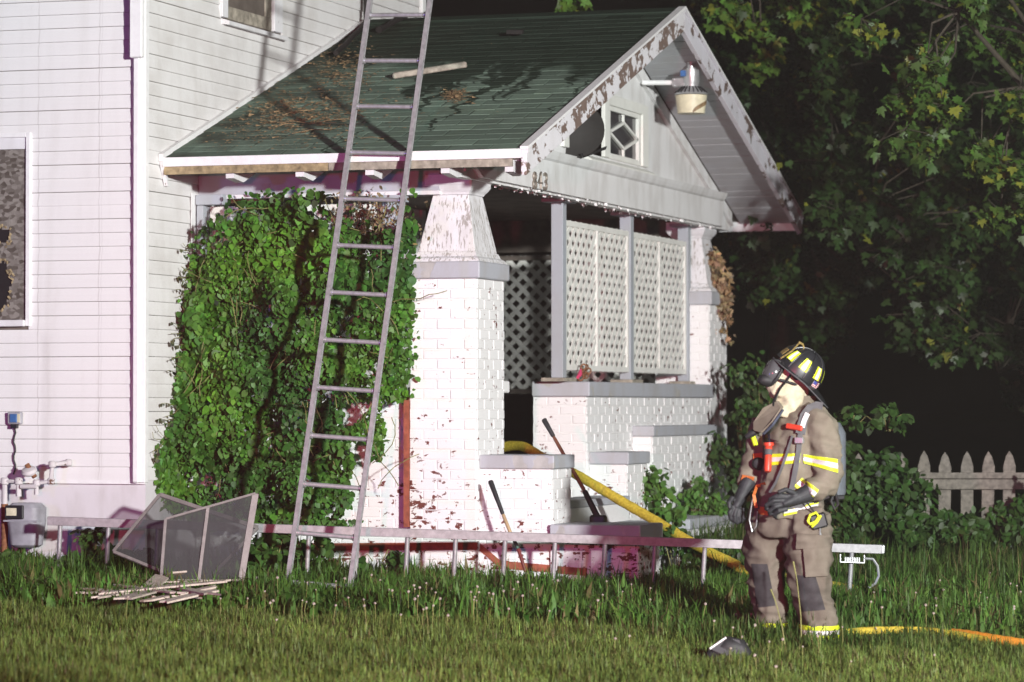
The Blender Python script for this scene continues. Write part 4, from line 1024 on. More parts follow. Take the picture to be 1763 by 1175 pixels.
def cloth_folds(amp, f1=7.0, seed=0.0):
    def f(p):
        q = Vector((p.x * f1 + seed, p.y * f1, p.z * f1 * .55)); q2 = Vector((p.x * f1 * .7 + p.z * 6, p.y * f1, p.z * 13 + seed))
        r = 1 - abs(mnoise.noise(q)) * 2; r2 = 1 - abs(mnoise.noise(q2)) * 2
        return amp * (r * .7 + r2 * .8 - .7)
    return f
# --- trousers: two baggy legs fused at the seat
NL = [L(1390, 890, .09), L(1388, 925, .11), L(1389, 965, .12), L(1392, 1010, .13), L(1399, 1045, .13), L(1405, 1075, .12), L(1408, 1108, .12)]
NR = [(.165, .145), (.168, .152), (.160, .148), (.138, .138), (.122, .124), (.118, .120), (.120, .122)]
FL = [L(1332, 890, -.07), L(1326, 925, -.09), L(1320, 965, -.10), L(1322, 1010, -.10), L(1328, 1045, -.11), L(1334, 1075, -.12), L(1337, 1105, -.12)]
FR = [(.16, .145), (.165, .152), (.155, .142), (.135, .122), (.120, .108), (.112, .102), (.110, .104)]
tm = MB(); loft(tm, limb_secs(NL, NR)); loft(tm, limb_secs(FL, FR))
loft(tm, [(L(1362, 860, .01), PU * .205, PW * .17), (L(1361, 900, .01), PU * .225, PW * .185), (L(1360, 935, .01), PU * .20, PW * .17)])
# cargo pocket as a raised pad on the near thigh
tr = fuse('trousers', tm, 'trouser_cloth', MAN, .012, 2, cloth_folds(.024))
pk = MB(); PO = [(1373, 930), (1424, 936), (1432, 952), (1428, 985), (1424, 1000), (1380, 998)]
def quadpatch(pts, w0, bulge):
    """cloth panel lying on the rounded near side of a limb: outline in the picture plane, curved in depth"""
    m = MB(); n = 7; (x0, y0), (x1, y1), (x2, y2), (x3, y3) = pts
    for j in range(n + 1):
        for i in range(n + 1):
            a, b = i / n, j / n; x = (x0 * (1 - a) + x1 * a) * (1 - b) + (x3 * (1 - a) + x2 * a) * b; y = (y0 * (1 - a) + y1 * a) * (1 - b) + (y3 * (1 - a) + y2 * a) * b
            wv = w0(a, b) if callable(w0) else w0 + bulge * math.sin(math.pi * a); m.v.append(L(x, y, wv))
    for j in range(n):
        for i in range(n): m.f.append((j * (n + 1) + i, j * (n + 1) + i + 1, (j + 1) * (n + 1) + i + 1, (j + 1) * (n + 1) + i))
    return m
from mathutils.bvhtree import BVHTree
def surf_of(o): return BVHTree.FromObject(o, bpy.context.evaluated_depsgraph_get())
def wrap(name, mat, parent, bvh, outline, lift, thick=.006, grid=9, dirs=PW):
    """panel draped on a garment: grid over a 4-corner outline, dropped onto the surface along dirs"""
    m = MB(); (x0, y0), (x1, y1), (x2, y2), (x3, y3) = outline; n = grid; P = []
    for j in range(n + 1):
        for i in range(n + 1):
            a, b = i / n, j / n; x = (x0 * (1 - a) + x1 * a) * (1 - b) + (x3 * (1 - a) + x2 * a) * b; y = (y0 * (1 - a) + y1 * a) * (1 - b) + (y3 * (1 - a) + y2 * a) * b
            o = L(x, y, 0); hit = bvh.ray_cast(o + dirs * 1.0, -dirs, 2.0)
            P.append((hit[0] + dirs * lift) if hit[0] is not None else None)
    last = None
    for k_ in range(len(P)):
        if P[k_] is None: P[k_] = next((P[q] for q in (k_ - 1, k_ + 1, k_ - n - 1, k_ + n + 1) if 0 <= q < len(P) and P[q] is not None), L(x0, y0, .15))
    m.v = [p for p in P] + [p - dirs * (thick + lift) for p in P]; N = (n + 1) ** 2
    for j in range(n):
        for i in range(n):
            q = (j * (n + 1) + i, j * (n + 1) + i + 1, (j + 1) * (n + 1) + i + 1, (j + 1) * (n + 1) + i); m.f.append(q); m.f.append(tuple(N + z for z in reversed(q)))
    B = [i for i in range(n + 1)] + [j * (n + 1) + n for j in range(1, n + 1)] + [n * (n + 1) + i for i in range(n - 1, -1, -1)] + [j * (n + 1) for j in range(n - 1, 0, -1)]
    for i in range(len(B)): a, b = B[i], B[(i + 1) % len(B)]; m.f.append((a, b, N + b, N + a))
    return m.put(name, mat, parent, smooth=True)
tb = surf_of(tr)
pko = wrap('cargo_pocket', 'trouser_cloth', tr, tb, [(1375, 944), (1429, 944), (1428, 998), (1380, 1000)], .030)
wrap('pocket_flap', 'trouser_cloth', pko, tb, [(1365, 926), (1430, 930), (1431, 948), (1364, 953)], .038, .01)
wrap('knee_patch', 'knee_patch', tr, tb, [(1364, 997), (1398, 1000), (1415, 1056), (1376, 1060)], .006)
wrap('knee_patch', 'knee_patch', tr, tb, [(1293, 981), (1320, 981), (1335, 1053), (1304, 1057)], .006)
def cuff(C, rad, y0, y1, mat, nm='cuff_band'):
    m = MB(); secs = []
    p0, p1 = C
    for i, (t_, e) in enumerate(((0, 1.0), (.1, 1.03), (.9, 1.03), (1, 1.0))):
        q = p0.lerp(p1, t_); secs.append((q, PW * rad[0] * e, PU * rad[1] * e))
    loft(m, secs, 24, True); return m.put(nm, mat, tr, smooth=True)
for (c0x, wv, rd, y) in ((1408, .12, (.128, .126), 1083), (1337, -.12, (.118, .106), 1083)):
    cuff((L(c0x - 1, y + 1, wv), L(c0x, y + 9, wv)), rd, 0, 0, 'lime_tape'); cuff((L(c0x, y + 9.2, wv), L(c0x, y + 17, wv)), (rd[0] - .001, rd[1] - .001), 0, 0, 'silver_tape'); cuff((L(c0x, y + 17.2, wv), L(c0x, y + 24, wv)), rd, 0, 0, 'lime_tape')
# --- boots
for bx, wv in ((1404, .12), (1333, -.12)):
    m = MB(); loft(m, limb_secs([L(bx, 1096, wv), L(bx + 1, 1110, wv)], [.07, .065]));
    loft(m, [(L(bx + 22, 1112, wv - .03), PW * .045, Vector((0, 0, .035))), (L(bx + 12, 1107, wv - .01), PW * .055, Vector((0, 0, .055))), (L(bx - 8, 1110, wv + .03), PW * .055, Vector((0, 0, .045))), (L(bx - 28, 1113, wv + .07), PW * .045, Vector((0, 0, .032)))], 14)
    fuse('boot', m, 'boot_rubber', MAN, .010, 2)

# --- coat: torso and both sleeves in one skin
F_ = (PU * -.90 + PW * .43).normalized()      # the way he faces (left, a little to the camera)
SD = Vector((0, 0, 1)).cross(F_).normalized()  # his left side
cm = MB()
def tsec(px, py, wv, a, b): return (L(px, py, wv), SD * a, F_ * b)
loft(cm, [tsec(1357, 902, .0, .232, .205), tsec(1358, 880, .0, .228, .20), tsec(1362, 845, .0, .215, .19), tsec(1366, 805, .0, .220, .185), tsec(1370, 765, .0, .225, .175), tsec(1375, 735, .0, .215, .155), tsec(1380, 718, -.01, .165, .125), tsec(1380, 706, -.01, .10, .10)], 28)
nS, nE, nW = L(1409, 742, .16), L(1421, 826, .20), L(1384, 853, .27)
loft(cm, limb_secs([L(1385, 728, .08), L(1402, 735, .135), nS, L(1418, 785, .185), nE, L(1414, 843, .225), L(1400, 850, .25), nW], [.085, .098, .104, .098, .092, .088, .080, .074]))
gS, gE, gW = L(1322, 745, -.16), L(1303, 815, -.13), L(1288, 842, -.06)
loft(cm, limb_secs([L(1350, 728, -.10), gS, L(1310, 785, -.16), gE, L(1292, 836, -.09), gW], [.085, .095, .088, .082, .075, .07]))
coat = fuse('coat', cm, 'turnout_cloth', MAN, .012, 2, cloth_folds(.019, 9.0, 3.3))
cb_ = surf_of(coat)
# standing collar
m = MB(); secs = []
for x_, z, a, b in ((1379, 716, .108, .11), (1380, 700, .098, .10), (1382, 692, .100, .10)): secs.append((L(x_, z, .0), SD * a, F_ * b))
loft(m, secs, 24, False); m.put('collar', 'turnout_cloth', coat, smooth=True)
wrap('storm_flap', 'turnout_cloth', coat, cb_, [(1318, 722), (1346, 708), (1338, 770), (1308, 760)], .02, .01)
wrap('flap_lining', 'navy_cloth', coat, cb_, [(1312, 724), (1322, 720), (1326, 790), (1316, 790)], .026, .006)
m = MB(); A = [L(1316, 712, .10), L(1340, 700, .12), L(1348, 712, .16), L(1330, 736, .20), L(1312, 756, .17), L(1299, 752, .12), L(1300, 738, .08)]
m.prism(A, F_ * .022); m.put('turned_flap', 'turnout_cloth', coat, bevel=.006)
MB().ring([L(1312, 757, .18), L(1326, 742, .215), L(1345, 716, .18)], [.008, .010, .008], 8).put('flap_edge', 'navy_cloth', coat, smooth=True)
MB().ring([L(1302, 752, .10), L(1292, 757, .10), L(1283, 763, .09)], [.018, .024, .014], 10).put('flap_strap', 'black_rubber', coat, smooth=True)
# reflective trim, dropped on the cloth in three strips (lime, silver, lime)
def trim(o4, bvh, parent, lift=.010):
    (a, b, c, d) = [Vector((*p, 0)) for p in o4]   # a-b top edge, d-c bottom edge
    for t0, t1, mat, e in ((0, .30, 'lime_tape', 0), (.30, .70, 'silver_tape', .002), (.70, 1, 'lime_tape', 0)):
        q = [a.lerp(d, t0), b.lerp(c, t0), b.lerp(c, t1), a.lerp(d, t1)]; wrap('reflective_strip', mat, parent, bvh, [(p.x, p.y) for p in q], lift + e, .004, 8)
trim([(1379, 792), (1436, 800), (1436, 823), (1379, 807)], cb_, coat)       # upper arm
trim([(1376, 832), (1402, 852), (1391, 868), (1362, 846)], cb_, coat)       # cuff
trim([(1318, 792), (1374, 790), (1372, 806), (1318, 812)], cb_, coat)       # chest
trim([(1345, 884), (1412, 872), (1412, 883), (1345, 897)], cb_, coat)       # hem
wrap('reflective_strip', 'orange_strap_lit_tape', coat, cb_, [(1298, 792), (1314, 790), (1314, 806), (1298, 806)], .012)
wrap('reflective_strip', 'orange_strap_lit_tape', coat, cb_, [(1294, 880), (1324, 884), (1324, 897), (1294, 894)], .012)
wrap('reflective_strip', 'orange_strap_lit_tape', coat, cb_, [(1279, 828), (1300, 832), (1296, 846), (1276, 842)], .012)  # far cuff tape: the orange light on it is put into the colour
# --- gloves with five fingers
def glove(name, wrist, palm_c, tips, thumb, r_w=.055, rp=(.05, .030)):
    m = MB(); ax = (palm_c - wrist).normalized()
    loft(m, limb_secs([wrist - ax * .06, wrist, wrist.lerp(palm_c, .5), palm_c, palm_c + ax * .035], [(r_w * 1.05,) * 2, (r_w * .9,) * 2, (.046, .042), rp, (rp[0] * .9, rp[1] * .8)]), 14)
    for ch in tips + [thumb]: loft(m, limb_secs(ch, [.0165, .016, .0150, .0125][:len(ch)] if len(ch) == 4 else [.017, .016, .013]), 10)
    return fuse(name, m, 'glove_leather', MAN, .0055, 1)
# near (left) hand rests on the belt, fingers curling round the strap
hw, hp = L(1374, 862, .29), L(1348, 873, .31)
tips = [[L(1352, 863, .32), L(1332, 861, .33), L(1320, 868, .315), L(1318, 876, .29)], [L(1347, 869, .33), L(1325, 870, .345), L(1313, 878, .325), L(1313, 886, .30)], [L(1346, 876, .33), L(1327, 880, .34), L(1318, 888, .32), L(1320, 895, .295)], [L(1349, 884, .315), L(1334, 888, .325), L(1327, 894, .305), L(1330, 899, .28)]]
glove('glove', hw, hp, tips, [L(1362, 858, .325), L(1345, 851, .35), L(1332, 856, .35)])
gw, gp_ = L(1284, 852, -.05), L(1270, 878, -.02)
tips = [[L(1262, 882, .01), L(1256, 893, .02), L(1258, 903, .01), L(1264, 909, -.01)], [L(1268, 886, .01), L(1264, 898, .02), L(1266, 908, .01), L(1271, 912, -.01)], [L(1274, 887, .005), L(1272, 899, .01), L(1274, 907, .0), L(1278, 910, -.02)], [L(1279, 885, -.01), L(1279, 895, -.005), L(1281, 902, -.01), L(1284, 905, -.02)]]
glove('glove', gw, gp_, tips, [L(1262, 866, .01), L(1255, 876, .03), L(1256, 886, .035)], .05, (.048, .034))
# --- body under the gear: neck and head with face, seen only through hood and mask
HF = (PU * -.80 + PW * .36 + Vector((0, 0, .48))).normalized()   # gaze: up to the left
HS = Vector((0, 0, 1)).cross(HF).normalized(); HU = HF.cross(HS).normalized()
HC = L(1354, 661, .035)
bm2 = MB()
loft(bm2, [(L(1372, 760, .0), SD * .15, F_ * .10), (L(1372, 720, .0), SD * .11, F_ * .085), (L(1371, 700, .005), SD * .062, F_ * .065), (L(1368, 680, .015), SD * .06, F_ * .065)], 16)
loft(bm2, [(HC - HU * .125 + HF * .02, HS * .035, HF * .045), (HC - HU * .09 + HF * .015, HS * .058, HF * .075), (HC - HU * .04, HS * .07, HF * .092), (HC + HU * .02, HS * .075, HF * .096), (HC + HU * .07, HS * .07, HF * .088), (HC + HU * .105, HS * .045, HF * .055)], 18)
loft(bm2, [(HC + HF * .085 - HU * .01, HS * .012, HU * .02), (HC + HF * .112 - HU * .02, HS * .012, HU * .014)], 8)
for s in (1, -1): loft(bm2, [(HC + HS * s * .07 - HU * .005, HF * .02, HU * .03), (HC + HS * s * .084 - HU * .0, HF * .016, HU * .026)], 10)
m_plain('skin', (.50, .33, .25), .55, var=.08)
fuse('body', bm2, 'skin', MAN, .008, 2)
# --- flash hood: over the head, jaw and neck, bib on the collar
hm = MB()
loft(hm, [(HC - HU * .145 + HF * .010, HS * .050, HF * .060), (HC - HU * .10 + HF * .006, HS * .075, HF * .088), (HC - HU * .04 - HF * .004, HS * .088, HF * .098), (HC + HU * .03 - HF * .006, HS * .092, HF * .102), (HC + HU * .085, HS * .08, HF * .09)], 22)
loft(hm, [(L(1366, 664, .02), SD * .092, F_ * .098), (L(1366, 684, .03), SD * .088, F_ * .098), (L(1361, 702, .045), SD * .086, F_ * .098), (L(1352, 716, .075), SD * .068, F_ * .078), (L(1346, 727, .10), SD * .04, F_ * .045)], 20)
hood = fuse('hood', hm, 'hood_cloth', MAN, .009, 2, cloth_folds(.016, 15.0, 1.0))
# --- face mask: lens with black rim and breathing nose cup
mm = MB(); FC = HC + HF * .075 - HU * .012
n_ = 20; rows = 6
for j in range(rows):
    t_ = j / (rows - 1); r1, r2 = .072 * math.cos(t_ * 1.1), .088 * math.cos(t_ * 1.0); d = .02 + .062 * math.sin(t_ * 1.35)
    for i in range(n_):
        th = 2 * math.pi * i / n_; mm.v.append(FC + HS * math.cos(th) * r1 + HU * math.sin(th) * r2 + HF * d)
for j in range(rows - 1):
    for i in range(n_): mm.f.append((j * n_ + i, j * n_ + (i + 1) % n_, (j + 1) * n_ + (i + 1) % n_, (j + 1) * n_ + i))
mm.f.append(tuple((rows - 1) * n_ + i for i in range(n_)))
msk = mm.put('face_mask', 'mask_lens', MAN, smooth=True)
MB().ring([FC + HS * math.cos(a) * .076 + HU * math.sin(a) * .092 + HF * .016 for a in np.linspace(0, 2 * math.pi, 25)], .013, 8, False).put('mask_rim', 'black_rubber', msk, smooth=True)
m = MB(); loft(m, [(FC - HU * .062 + HF * .02, HS * .050, HU * .046), (FC - HU * .074 + HF * .06, HS * .046, HU * .042), (FC - HU * .084 + HF * .088, HS * .034, HU * .030), (FC - HU * .088 + HF * .096, HS * .02, HU * .018)], 16); m.put('regulator_cup', 'black_rubber', msk, smooth=True)
for k_, (t0, z0) in enumerate(((-.03, .05), (-.05, -.045))):
    MB().ring([FC + HS * .078 + HU * z0, HC + HS * .10 - HU * (.02 - z0 * .4) - HF * .01, HC + HS * .075 + HU * (z0 * .4) - HF * .085], .010, 7).put('mask_strap', 'black_rubber', msk, smooth=True)
# chin strap of the helmet down over the hood
MB().ring([HC + HS * .098 + HU * .06 + HF * .02, HC + HS * .10 - HU * .02 + HF * .035, HC + HS * .085 - HU * .11 + HF * .05, HC + HS * .05 - HU * .19 + HF * .035, HC + HS * .045 - HU * .215 + HF * .02], [(.006, .014)] * 5, 8).put('chin_strap', 'black_rubber', MAN, smooth=True)
# --- helmet: ribbed dome, long rear brim, badge holder at the front
KU = (PU * .60 + Vector((0, 0, .78)) + PW * .12).normalized(); KF = (PU * -.74 + Vector((0, 0, .60)) + PW * .25); KF = (KF - KU * KF.dot(KU)).normalized(); KS = KU.cross(KF).normalized()
KC = L(1374, 655, .03); HK = 1.13
hm = MB(); n_ = 40; rows = 9
for j in range(rows):
    t_ = j / (rows - 1) * math.pi / 2
    for i in range(n_):
        th = 2 * math.pi * i / n_; rb = 1 + .014 * max(0, math.cos(8 * th)) ** 6 * math.cos(t_)
        hm.v.append(KC + KF * (math.cos(th) * 0.1537 * math.cos(t_) ** .85 * rb) + KS * (math.sin(th) * 0.1266 * math.cos(t_) ** .85 * rb) + KU * (0.1751 * math.sin(t_)))
for j in range(rows - 1):
    for i in range(n_): hm.f.append((j * n_ + i, j * n_ + (i + 1) % n_, (j + 1) * n_ + (i + 1) % n_, (j + 1) * n_ + i))
hel = hm.put('helmet', 'helmet_black', MAN, smooth=True)
for i in range(8):
    th = 2 * math.pi * (i + .0) / 8
    MB().ring([KC + (KF * math.cos(th) * 0.1571 + KS * math.sin(th) * 0.1299) * math.cos(t_) ** .85 + KU * (0.1785 * math.sin(t_)) for t_ in np.linspace(.05, 1.5, 9)], .005, 6).put('crown_rib', 'helmet_black', hel, smooth=True)
br = MB(); prof = []
for i in range(n_):
    th = 2 * math.pi * i / n_; cf, sf = math.cos(th), math.sin(th)
    ext_ = .042 if cf > 0 else .042 + .095 * (-cf) ** 1.6; drop = -.004 - (.045 * max(0, -cf) ** 1.5)
    br.v += [KC + KF * cf * 0.1514 + KS * sf * 0.1243, KC + KF * cf * (0.1514 + ext_ * .6) + KS * sf * (0.1243 + ext_ * .55) + KU * (drop * .45 - .004), KC + KF * cf * (0.1514 + ext_) + KS * sf * (0.1243 + ext_ * .9) + KU * (drop - .006), KC + KF * cf * (0.1514 + ext_) + KS * sf * (0.1243 + ext_ * .9) + KU * (drop - .013), KC + KF * cf * 0.1446 + KS * sf * 0.1175 + KU * -.02]
for i in range(n_):
    a, b = i * 5, ((i + 1) % n_) * 5
    for q in range(4): br.f.append((a + q, b + q, b + q + 1, a + q + 1))
    br.f.append((a + 4, b + 4, b, a))
br.put('brim', 'helmet_black', hel, smooth=True)
MB().ring([KC + KF * math.cos(a) * (0.1514 + (.042 if math.cos(a) > 0 else .042 + .095 * (-math.cos(a)) ** 1.6)) + KS * math.sin(a) * (0.1243 + (.042 if math.cos(a) > 0 else .042 + .095 * (-math.cos(a)) ** 1.6) * .9) + KU * (-.012 - .045 * max(0, -math.cos(a)) ** 1.5) for a in np.linspace(0, 2 * math.pi, 41)], .0045, 6, False).put('brim_edge', 'strap_grey', hel, smooth=True)
# front badge shield standing proud of the crown, gold edge
bp = KC + KF * .150 + KU * .0
sh = [bp + KS * s + KU * z + KF * f_ for s, z, f_ in ((-.05, .02, .022), (-.058, .10, -.004), (-.028, .125, -.016), (0, .165, -.028), (.028, .125, -.016), (.058, .10, -.004), (.05, .02, .022))]
bd = MB().prism(sh, KF * .006).put('front_shield', 'helmet_black', hel)
MB().ring(sh, .0055, 6).put('shield_edge', 'gold', bd, smooth=True)
MB().prism([bp + KS * s + KU * z + KF * (.0065 + f_) for s, z, f_ in ((-.03, .045, .017), (-.03, .095, .0), (.03, .095, .0), (.03, .045, .017))], KF * .003).put('shield_panel', 'gold', bd)
MB().ring([bp + KU * .165 - KF * .022, bp + KU * .172 - KF * .05, bp + KU * .150 - KF * .085], [.010, .008, .004], 8).put('eagle_finial', 'gold', hel, smooth=True)
# reflective trapezoids and the small flag on the side of the crown
def on_dome(az, el, r=1.02): return KC + (KF * math.cos(az) * 0.1537 + KS * math.sin(az) * 0.1266) * (math.cos(el) ** .85 * r) + KU * (0.1751 * math.sin(el) * r)
def decal(nm, mat, az0, az1, e0, e1, tp=.0, r=1.025, par=None):
    m = MB(); n = 4
    for j in range(n + 1):
        for i in range(n + 1):
            b = j / n; a0 = az0 + tp * b; a1 = az1 - tp * b; m.v.append(on_dome(a0 + (a1 - a0) * i / n, e0 + (e1 - e0) * b, r))
    for j in range(n):
        for i in range(n): m.f.append((j * (n + 1) + i, j * (n + 1) + i + 1, (j + 1) * (n + 1) + i + 1, (j + 1) * (n + 1) + i))
    return m.put(nm, mat, par or hel, smooth=True)
sg = 1 if KS.dot(PW) > 0 else -1
for k_ in range(4):
    az = sg * (.55 + k_ * .785); hwid = .21
    d0 = decal('reflective_patch', 'lime_tape', az - hwid, az + hwid, .26, .75, .03 if sg > 0 else .03)
    decal('patch_centre', 'silver_tape', az - hwid * .45, az + hwid * .45, .28, .73, .02, 1.032, d0)
az = sg * 2.30
fd = decal('flag_sticker', 'flag_white', az - .22, az + .22, .00, .21, 0, 1.035)
for k_ in range(3): decal('red_stripe', 'flag_red', az - .22, az + .22, .02 + k_ * .065, .05 + k_ * .065, 0, 1.042, fd)
decal('blue_canton', 'flag_blue', az - .22 if sg > 0 else az, az if sg > 0 else az + .22, .10, .21, 0, 1.048, fd)
p = KC - KF * .22 + KS * sg * .05 + KU * -.055; MB().ring([p + KU * .01, p - Vector((0, 0, .02)), p - Vector((0, 0, .05)) + PU * .008, p - Vector((0, 0, .06)), p - Vector((0, 0, .045)) - PU * .008], .004, 6).put('brass_ring', 'brass', hel, smooth=True)

# --- air pack on the back with shoulder straps, gear on the chest
pkc = L(1400, 790, -.10)
BK = -F_
pack = MB(); cb0 = L(1371, 800, 0) + BK * .268 + PW * .03
loft(pack, [(cb0 + Vector((0, 0, -.26)), SD * .075, BK * .06), (cb0 + Vector((0, 0, -.22)), SD * .088, BK * .085), (cb0 + Vector((0, 0, .16)), SD * .088, BK * .085), (cb0 + Vector((0, 0, .23)), SD * .05, BK * .05)], 18)
ap = pack.put('air_bottle', 'bottle_grey', MAN, smooth=True)
m = MB(); m.bar(cb0 + Vector((0, 0, -.30)) - BK * .05, cb0 + Vector((0, 0, .20)) - BK * .05, .20, .03, BK); m.put('back_frame', 'black_plastic', ap, bevel=.01)
MB().ring([L(1426, 850, .10), L(1436, 858, .12), L(1440, 878, .12), L(1434, 886, .12), L(1428, 872, .13), L(1434, 856, .13)], .010, 8).put('air_hose', 'black_rubber', ap, smooth=True)
MB().bar(L(1424, 868, .10), L(1452, 866, .06), .03, .03).put('valve', 'black_plastic', ap, bevel=.006)
MB().bar(L(1436, 760, .0), L(1441, 830, .0), .05, .07, PW).put('side_plate', 'strap_grey', ap, bevel=.01)
def strap(nm, mat, pts, wd, lift=.016, thick=.006, par=None):
    P = []
    for x, y in pts:
        hit = cb_.ray_cast(L(x, y, 1.0), -PW, 2.0); P.append((hit[0] if hit[0] is not None else L(x, y, .1)) + PW * lift)
    m = MB(); V = []
    for i, p in enumerate(P):
        t_ = (P[min(i + 1, len(P) - 1)] - P[max(i - 1, 0)]).normalized(); s = t_.cross(PW).normalized() * wd / 2; V += [p - s, p + s, p + s - PW * thick, p - s - PW * thick]
    m.v = V
    for i in range(len(P) - 1):
        for q in range(4): m.f.append((i * 4 + q, i * 4 + (q + 1) % 4, i * 4 + 4 + (q + 1) % 4, i * 4 + 4 + q))
    return m.put(nm, mat, par or MAN, smooth=True)
strap('shoulder_strap', 'strap_grey', [(1412, 712), (1402, 710), (1391, 714), (1382, 726), (1376, 742), (1373, 757)], .062, .02, .02)
strap('strap_label', 'silver_tape', [(1386, 722), (1380, 734), (1376, 746)], .030, .026)
strap('chest_strap', 'strap_grey', [(1373, 757), (1370, 785), (1365, 815), (1360, 842), (1356, 858)], .032, .020)
strap('chest_strap', 'strap_grey', [(1360, 760), (1352, 785), (1342, 815), (1332, 840), (1322, 858)], .016, .020)
strap('waist_strap', 'strap_grey', [(1420, 862), (1400, 872), (1375, 880), (1350, 882), (1320, 876)], .028, .018)
strap('chest_strap', 'orange_strap_lit_tape', [(1316, 842), (1304, 848), (1296, 862), (1300, 884)], .020, .020)
def gear(nm, mat, p, q, r, n=14, par=None, prof=None): return MB().ring([p, p.lerp(q, .06), p.lerp(q, .94), q], [r * .8, r, r, r * .8], n).put(nm, mat, par or MAN, smooth=True)
def on_coat(x, y, lift=.03):
    hit = cb_.ray_cast(L(x, y, 1.0), -PW, 2.0); return (hit[0] if hit[0] is not None else L(x, y, .12)) + PW * lift
p, q = on_coat(1322, 775, .04), on_coat(1319, 822, .04); fl_ = gear('flashlight', 'red_plastic', p, q, .024); gear('flashlight_band', 'strap_grey', p.lerp(q, .2), p.lerp(q, .42), .027, par=fl_); gear('flashlight_head', 'red_plastic', p + Vector((0, 0, .012)), p - Vector((0, 0, .01)), .034, par=fl_)
p = on_coat(1306, 809, .045); MB().lathe(p - PW * .03, [(.012, 0), (.034, .01), (.042, .035), (.032, .06), (.01, .07)], 16, PW).put('regulator', 'black_rubber', MAN, smooth=True)
p, q = on_coat(1350, 743, .03), on_coat(1376, 748, .03); bk_ = MB().bar(p, q, .02, .035).put('red_buckle', 'red_plastic', MAN, bevel=.006)
p, q = on_coat(1298, 762, .03), on_coat(1303, 778, .03); gear('alarm_tag', 'lime_tape', p, q, .017)
p = on_coat(1371, 768, .035); MB().box((p.x - .028, p.y - .02, p.z - .02), (p.x + .028, p.y + .02, p.z + .02)).put('strap_buckle', 'galvanised', MAN, bevel=.004)
MB().ring([on_coat(1302, 850, .02), on_coat(1292, 875, .03), L(1288, 905, .12), L(1293, 925, .12), L(1300, 915, .12), L(1302, 890, .13)], .005, 6).put('hanging_clip', 'galvanised', MAN, smooth=True)
# radio on the hip with its clip, lanyard and cord
rc_ = L(1402, 906, .27); rd = MB(); ru = (PU * .90 + Vector((0, 0, .25))).normalized(); rv_ = (Vector((0, 0, 1)) - ru * ru.z).normalized()
rd.hexa([rc_ + ru * a + rv_ * b + PW * c for c in (-.035, .03) for a, b in ((-.05, -.045), (.055, -.045), (.055, .05), (-.05, .05))]); ro = rd.put('radio', 'black_plastic', MAN, bevel=.01)
MB().ring([rc_ + ru * x + rv_ * y + PW * .042 for x, y in ((-.065, .02), (-.04, .055), (.0, .06), (.01, .03), (-.02, .005), (-.055, .0), (-.065, .02))], .009, 8).put('clip', 'lime_tape', ro, smooth=True)
MB().ring([rc_ + ru * x + rv_ * y + PW * .040 for x, y in ((-.05, -.02), (-.01, .0), (.025, .035))], .008, 8).put('clip_bar', 'lime_tape', ro, smooth=True)
MB().ring([L(1378, 868, .28), L(1388, 880, .29), L(1396, 892, .29)], .006, 6).put('cord', 'black_rubber', ro, smooth=True)
MB().ring([rc_ - rv_ * .04 + PW * .02, L(1405, 925, .27), L(1408, 935, .265)], [.006, .007, .011], 8).put('lanyard', 'galvanised', ro, smooth=True)
# ------------------------------------------------------------------ vegetation
def poly_mesh(name, V, F_idx, sizes, tint, mat, kind=None):
    """fast mesh from numpy: V (n,3); loops flat array; sizes per face; tint per vertex (n,3)"""
    me = bpy.data.meshes.new(name); me.vertices.add(len(V)); me.vertices.foreach_set('co', V.astype(np.float32).ravel())
    me.loops.add(len(F_idx)); me.loops.foreach_set('vertex_index', F_idx.astype(np.int32)); st = np.concatenate([[0], np.cumsum(sizes)[:-1]])
    me.polygons.add(len(sizes)); me.polygons.foreach_set('loop_start', st.astype(np.int32)); me.polygons.foreach_set('loop_total', np.array(sizes, np.int32))
    me.update(calc_edges=True)
    at = me.color_attributes.new('tint', 'FLOAT_COLOR', 'POINT'); at.data.foreach_set('color', np.concatenate([tint, np.ones((len(V), 1))], 1).astype(np.float32).ravel())
    me.materials.append(MATS[mat]); return me
def leaves(name, P, N, size, outline, cup, tint, mat):
    """one flat-ish leaf per point: outline (k,2) fan round its stalk, leaf normal N, random spin"""
    n = len(P); k = len(outline); N = N / np.linalg.norm(N, axis=1, keepdims=True)
    up = np.tile([0, 0, -1.0], (n, 1)) + RNG.normal(0, .45, (n, 3)); T = up - N * (up * N).sum(1, keepdims=True); T /= np.linalg.norm(T, axis=1, keepdims=True); B = np.cross(N, T)
    o = np.array(outline); sz = size[:, None, None]
    loc = T[:, None, :] * o[None, :, 1:2] * sz + B[:, None, :] * o[None, :, 0:1] * sz + N[:, None, :] * (cup * (np.abs(o[:, 0]) ** 1.5)[None, :, None] * sz)
    V = (P[:, None, :] + loc).reshape(-1, 3)
    # fold each leaf along its midrib: two polygons sharing first and middle vertex
    h = k // 2
    f1 = np.arange(0, h + 1); f2 = np.concatenate([np.arange(h, k), [0]])
    idx = np.concatenate([f1, f2])[None, :] + (np.arange(n) * k)[:, None]; sizes = np.tile([len(f1), len(f2)], n)
    tv = np.repeat(tint, k, axis=0); return poly_mesh(name, V, idx.ravel(), sizes, tv, mat)
HEART = [(0, 0), (.32, .06), (.46, .34), (.36, .68), (.16, .92), (0, 1.08), (-.16, .92), (-.36, .68), (-.46, .34), (-.32, .06)]
OVAL = [(0, 0), (.22, .2), (.30, .5), (.2, .8), (0, 1.05), (-.2, .8), (-.30, .5), (-.22, .2)]
MAPLE = [(0, 0), (.16, .02), (.42, -.06), (.36, .14), (.66, .30), (.44, .38), (.50, .62), (.22, .52), (.16, .78), (0, 1.1), (-.16, .78), (-.22, .52), (-.50, .62), (-.44, .38), (-.66, .30), (-.36, .14), (-.42, -.06), (-.16, .02)]
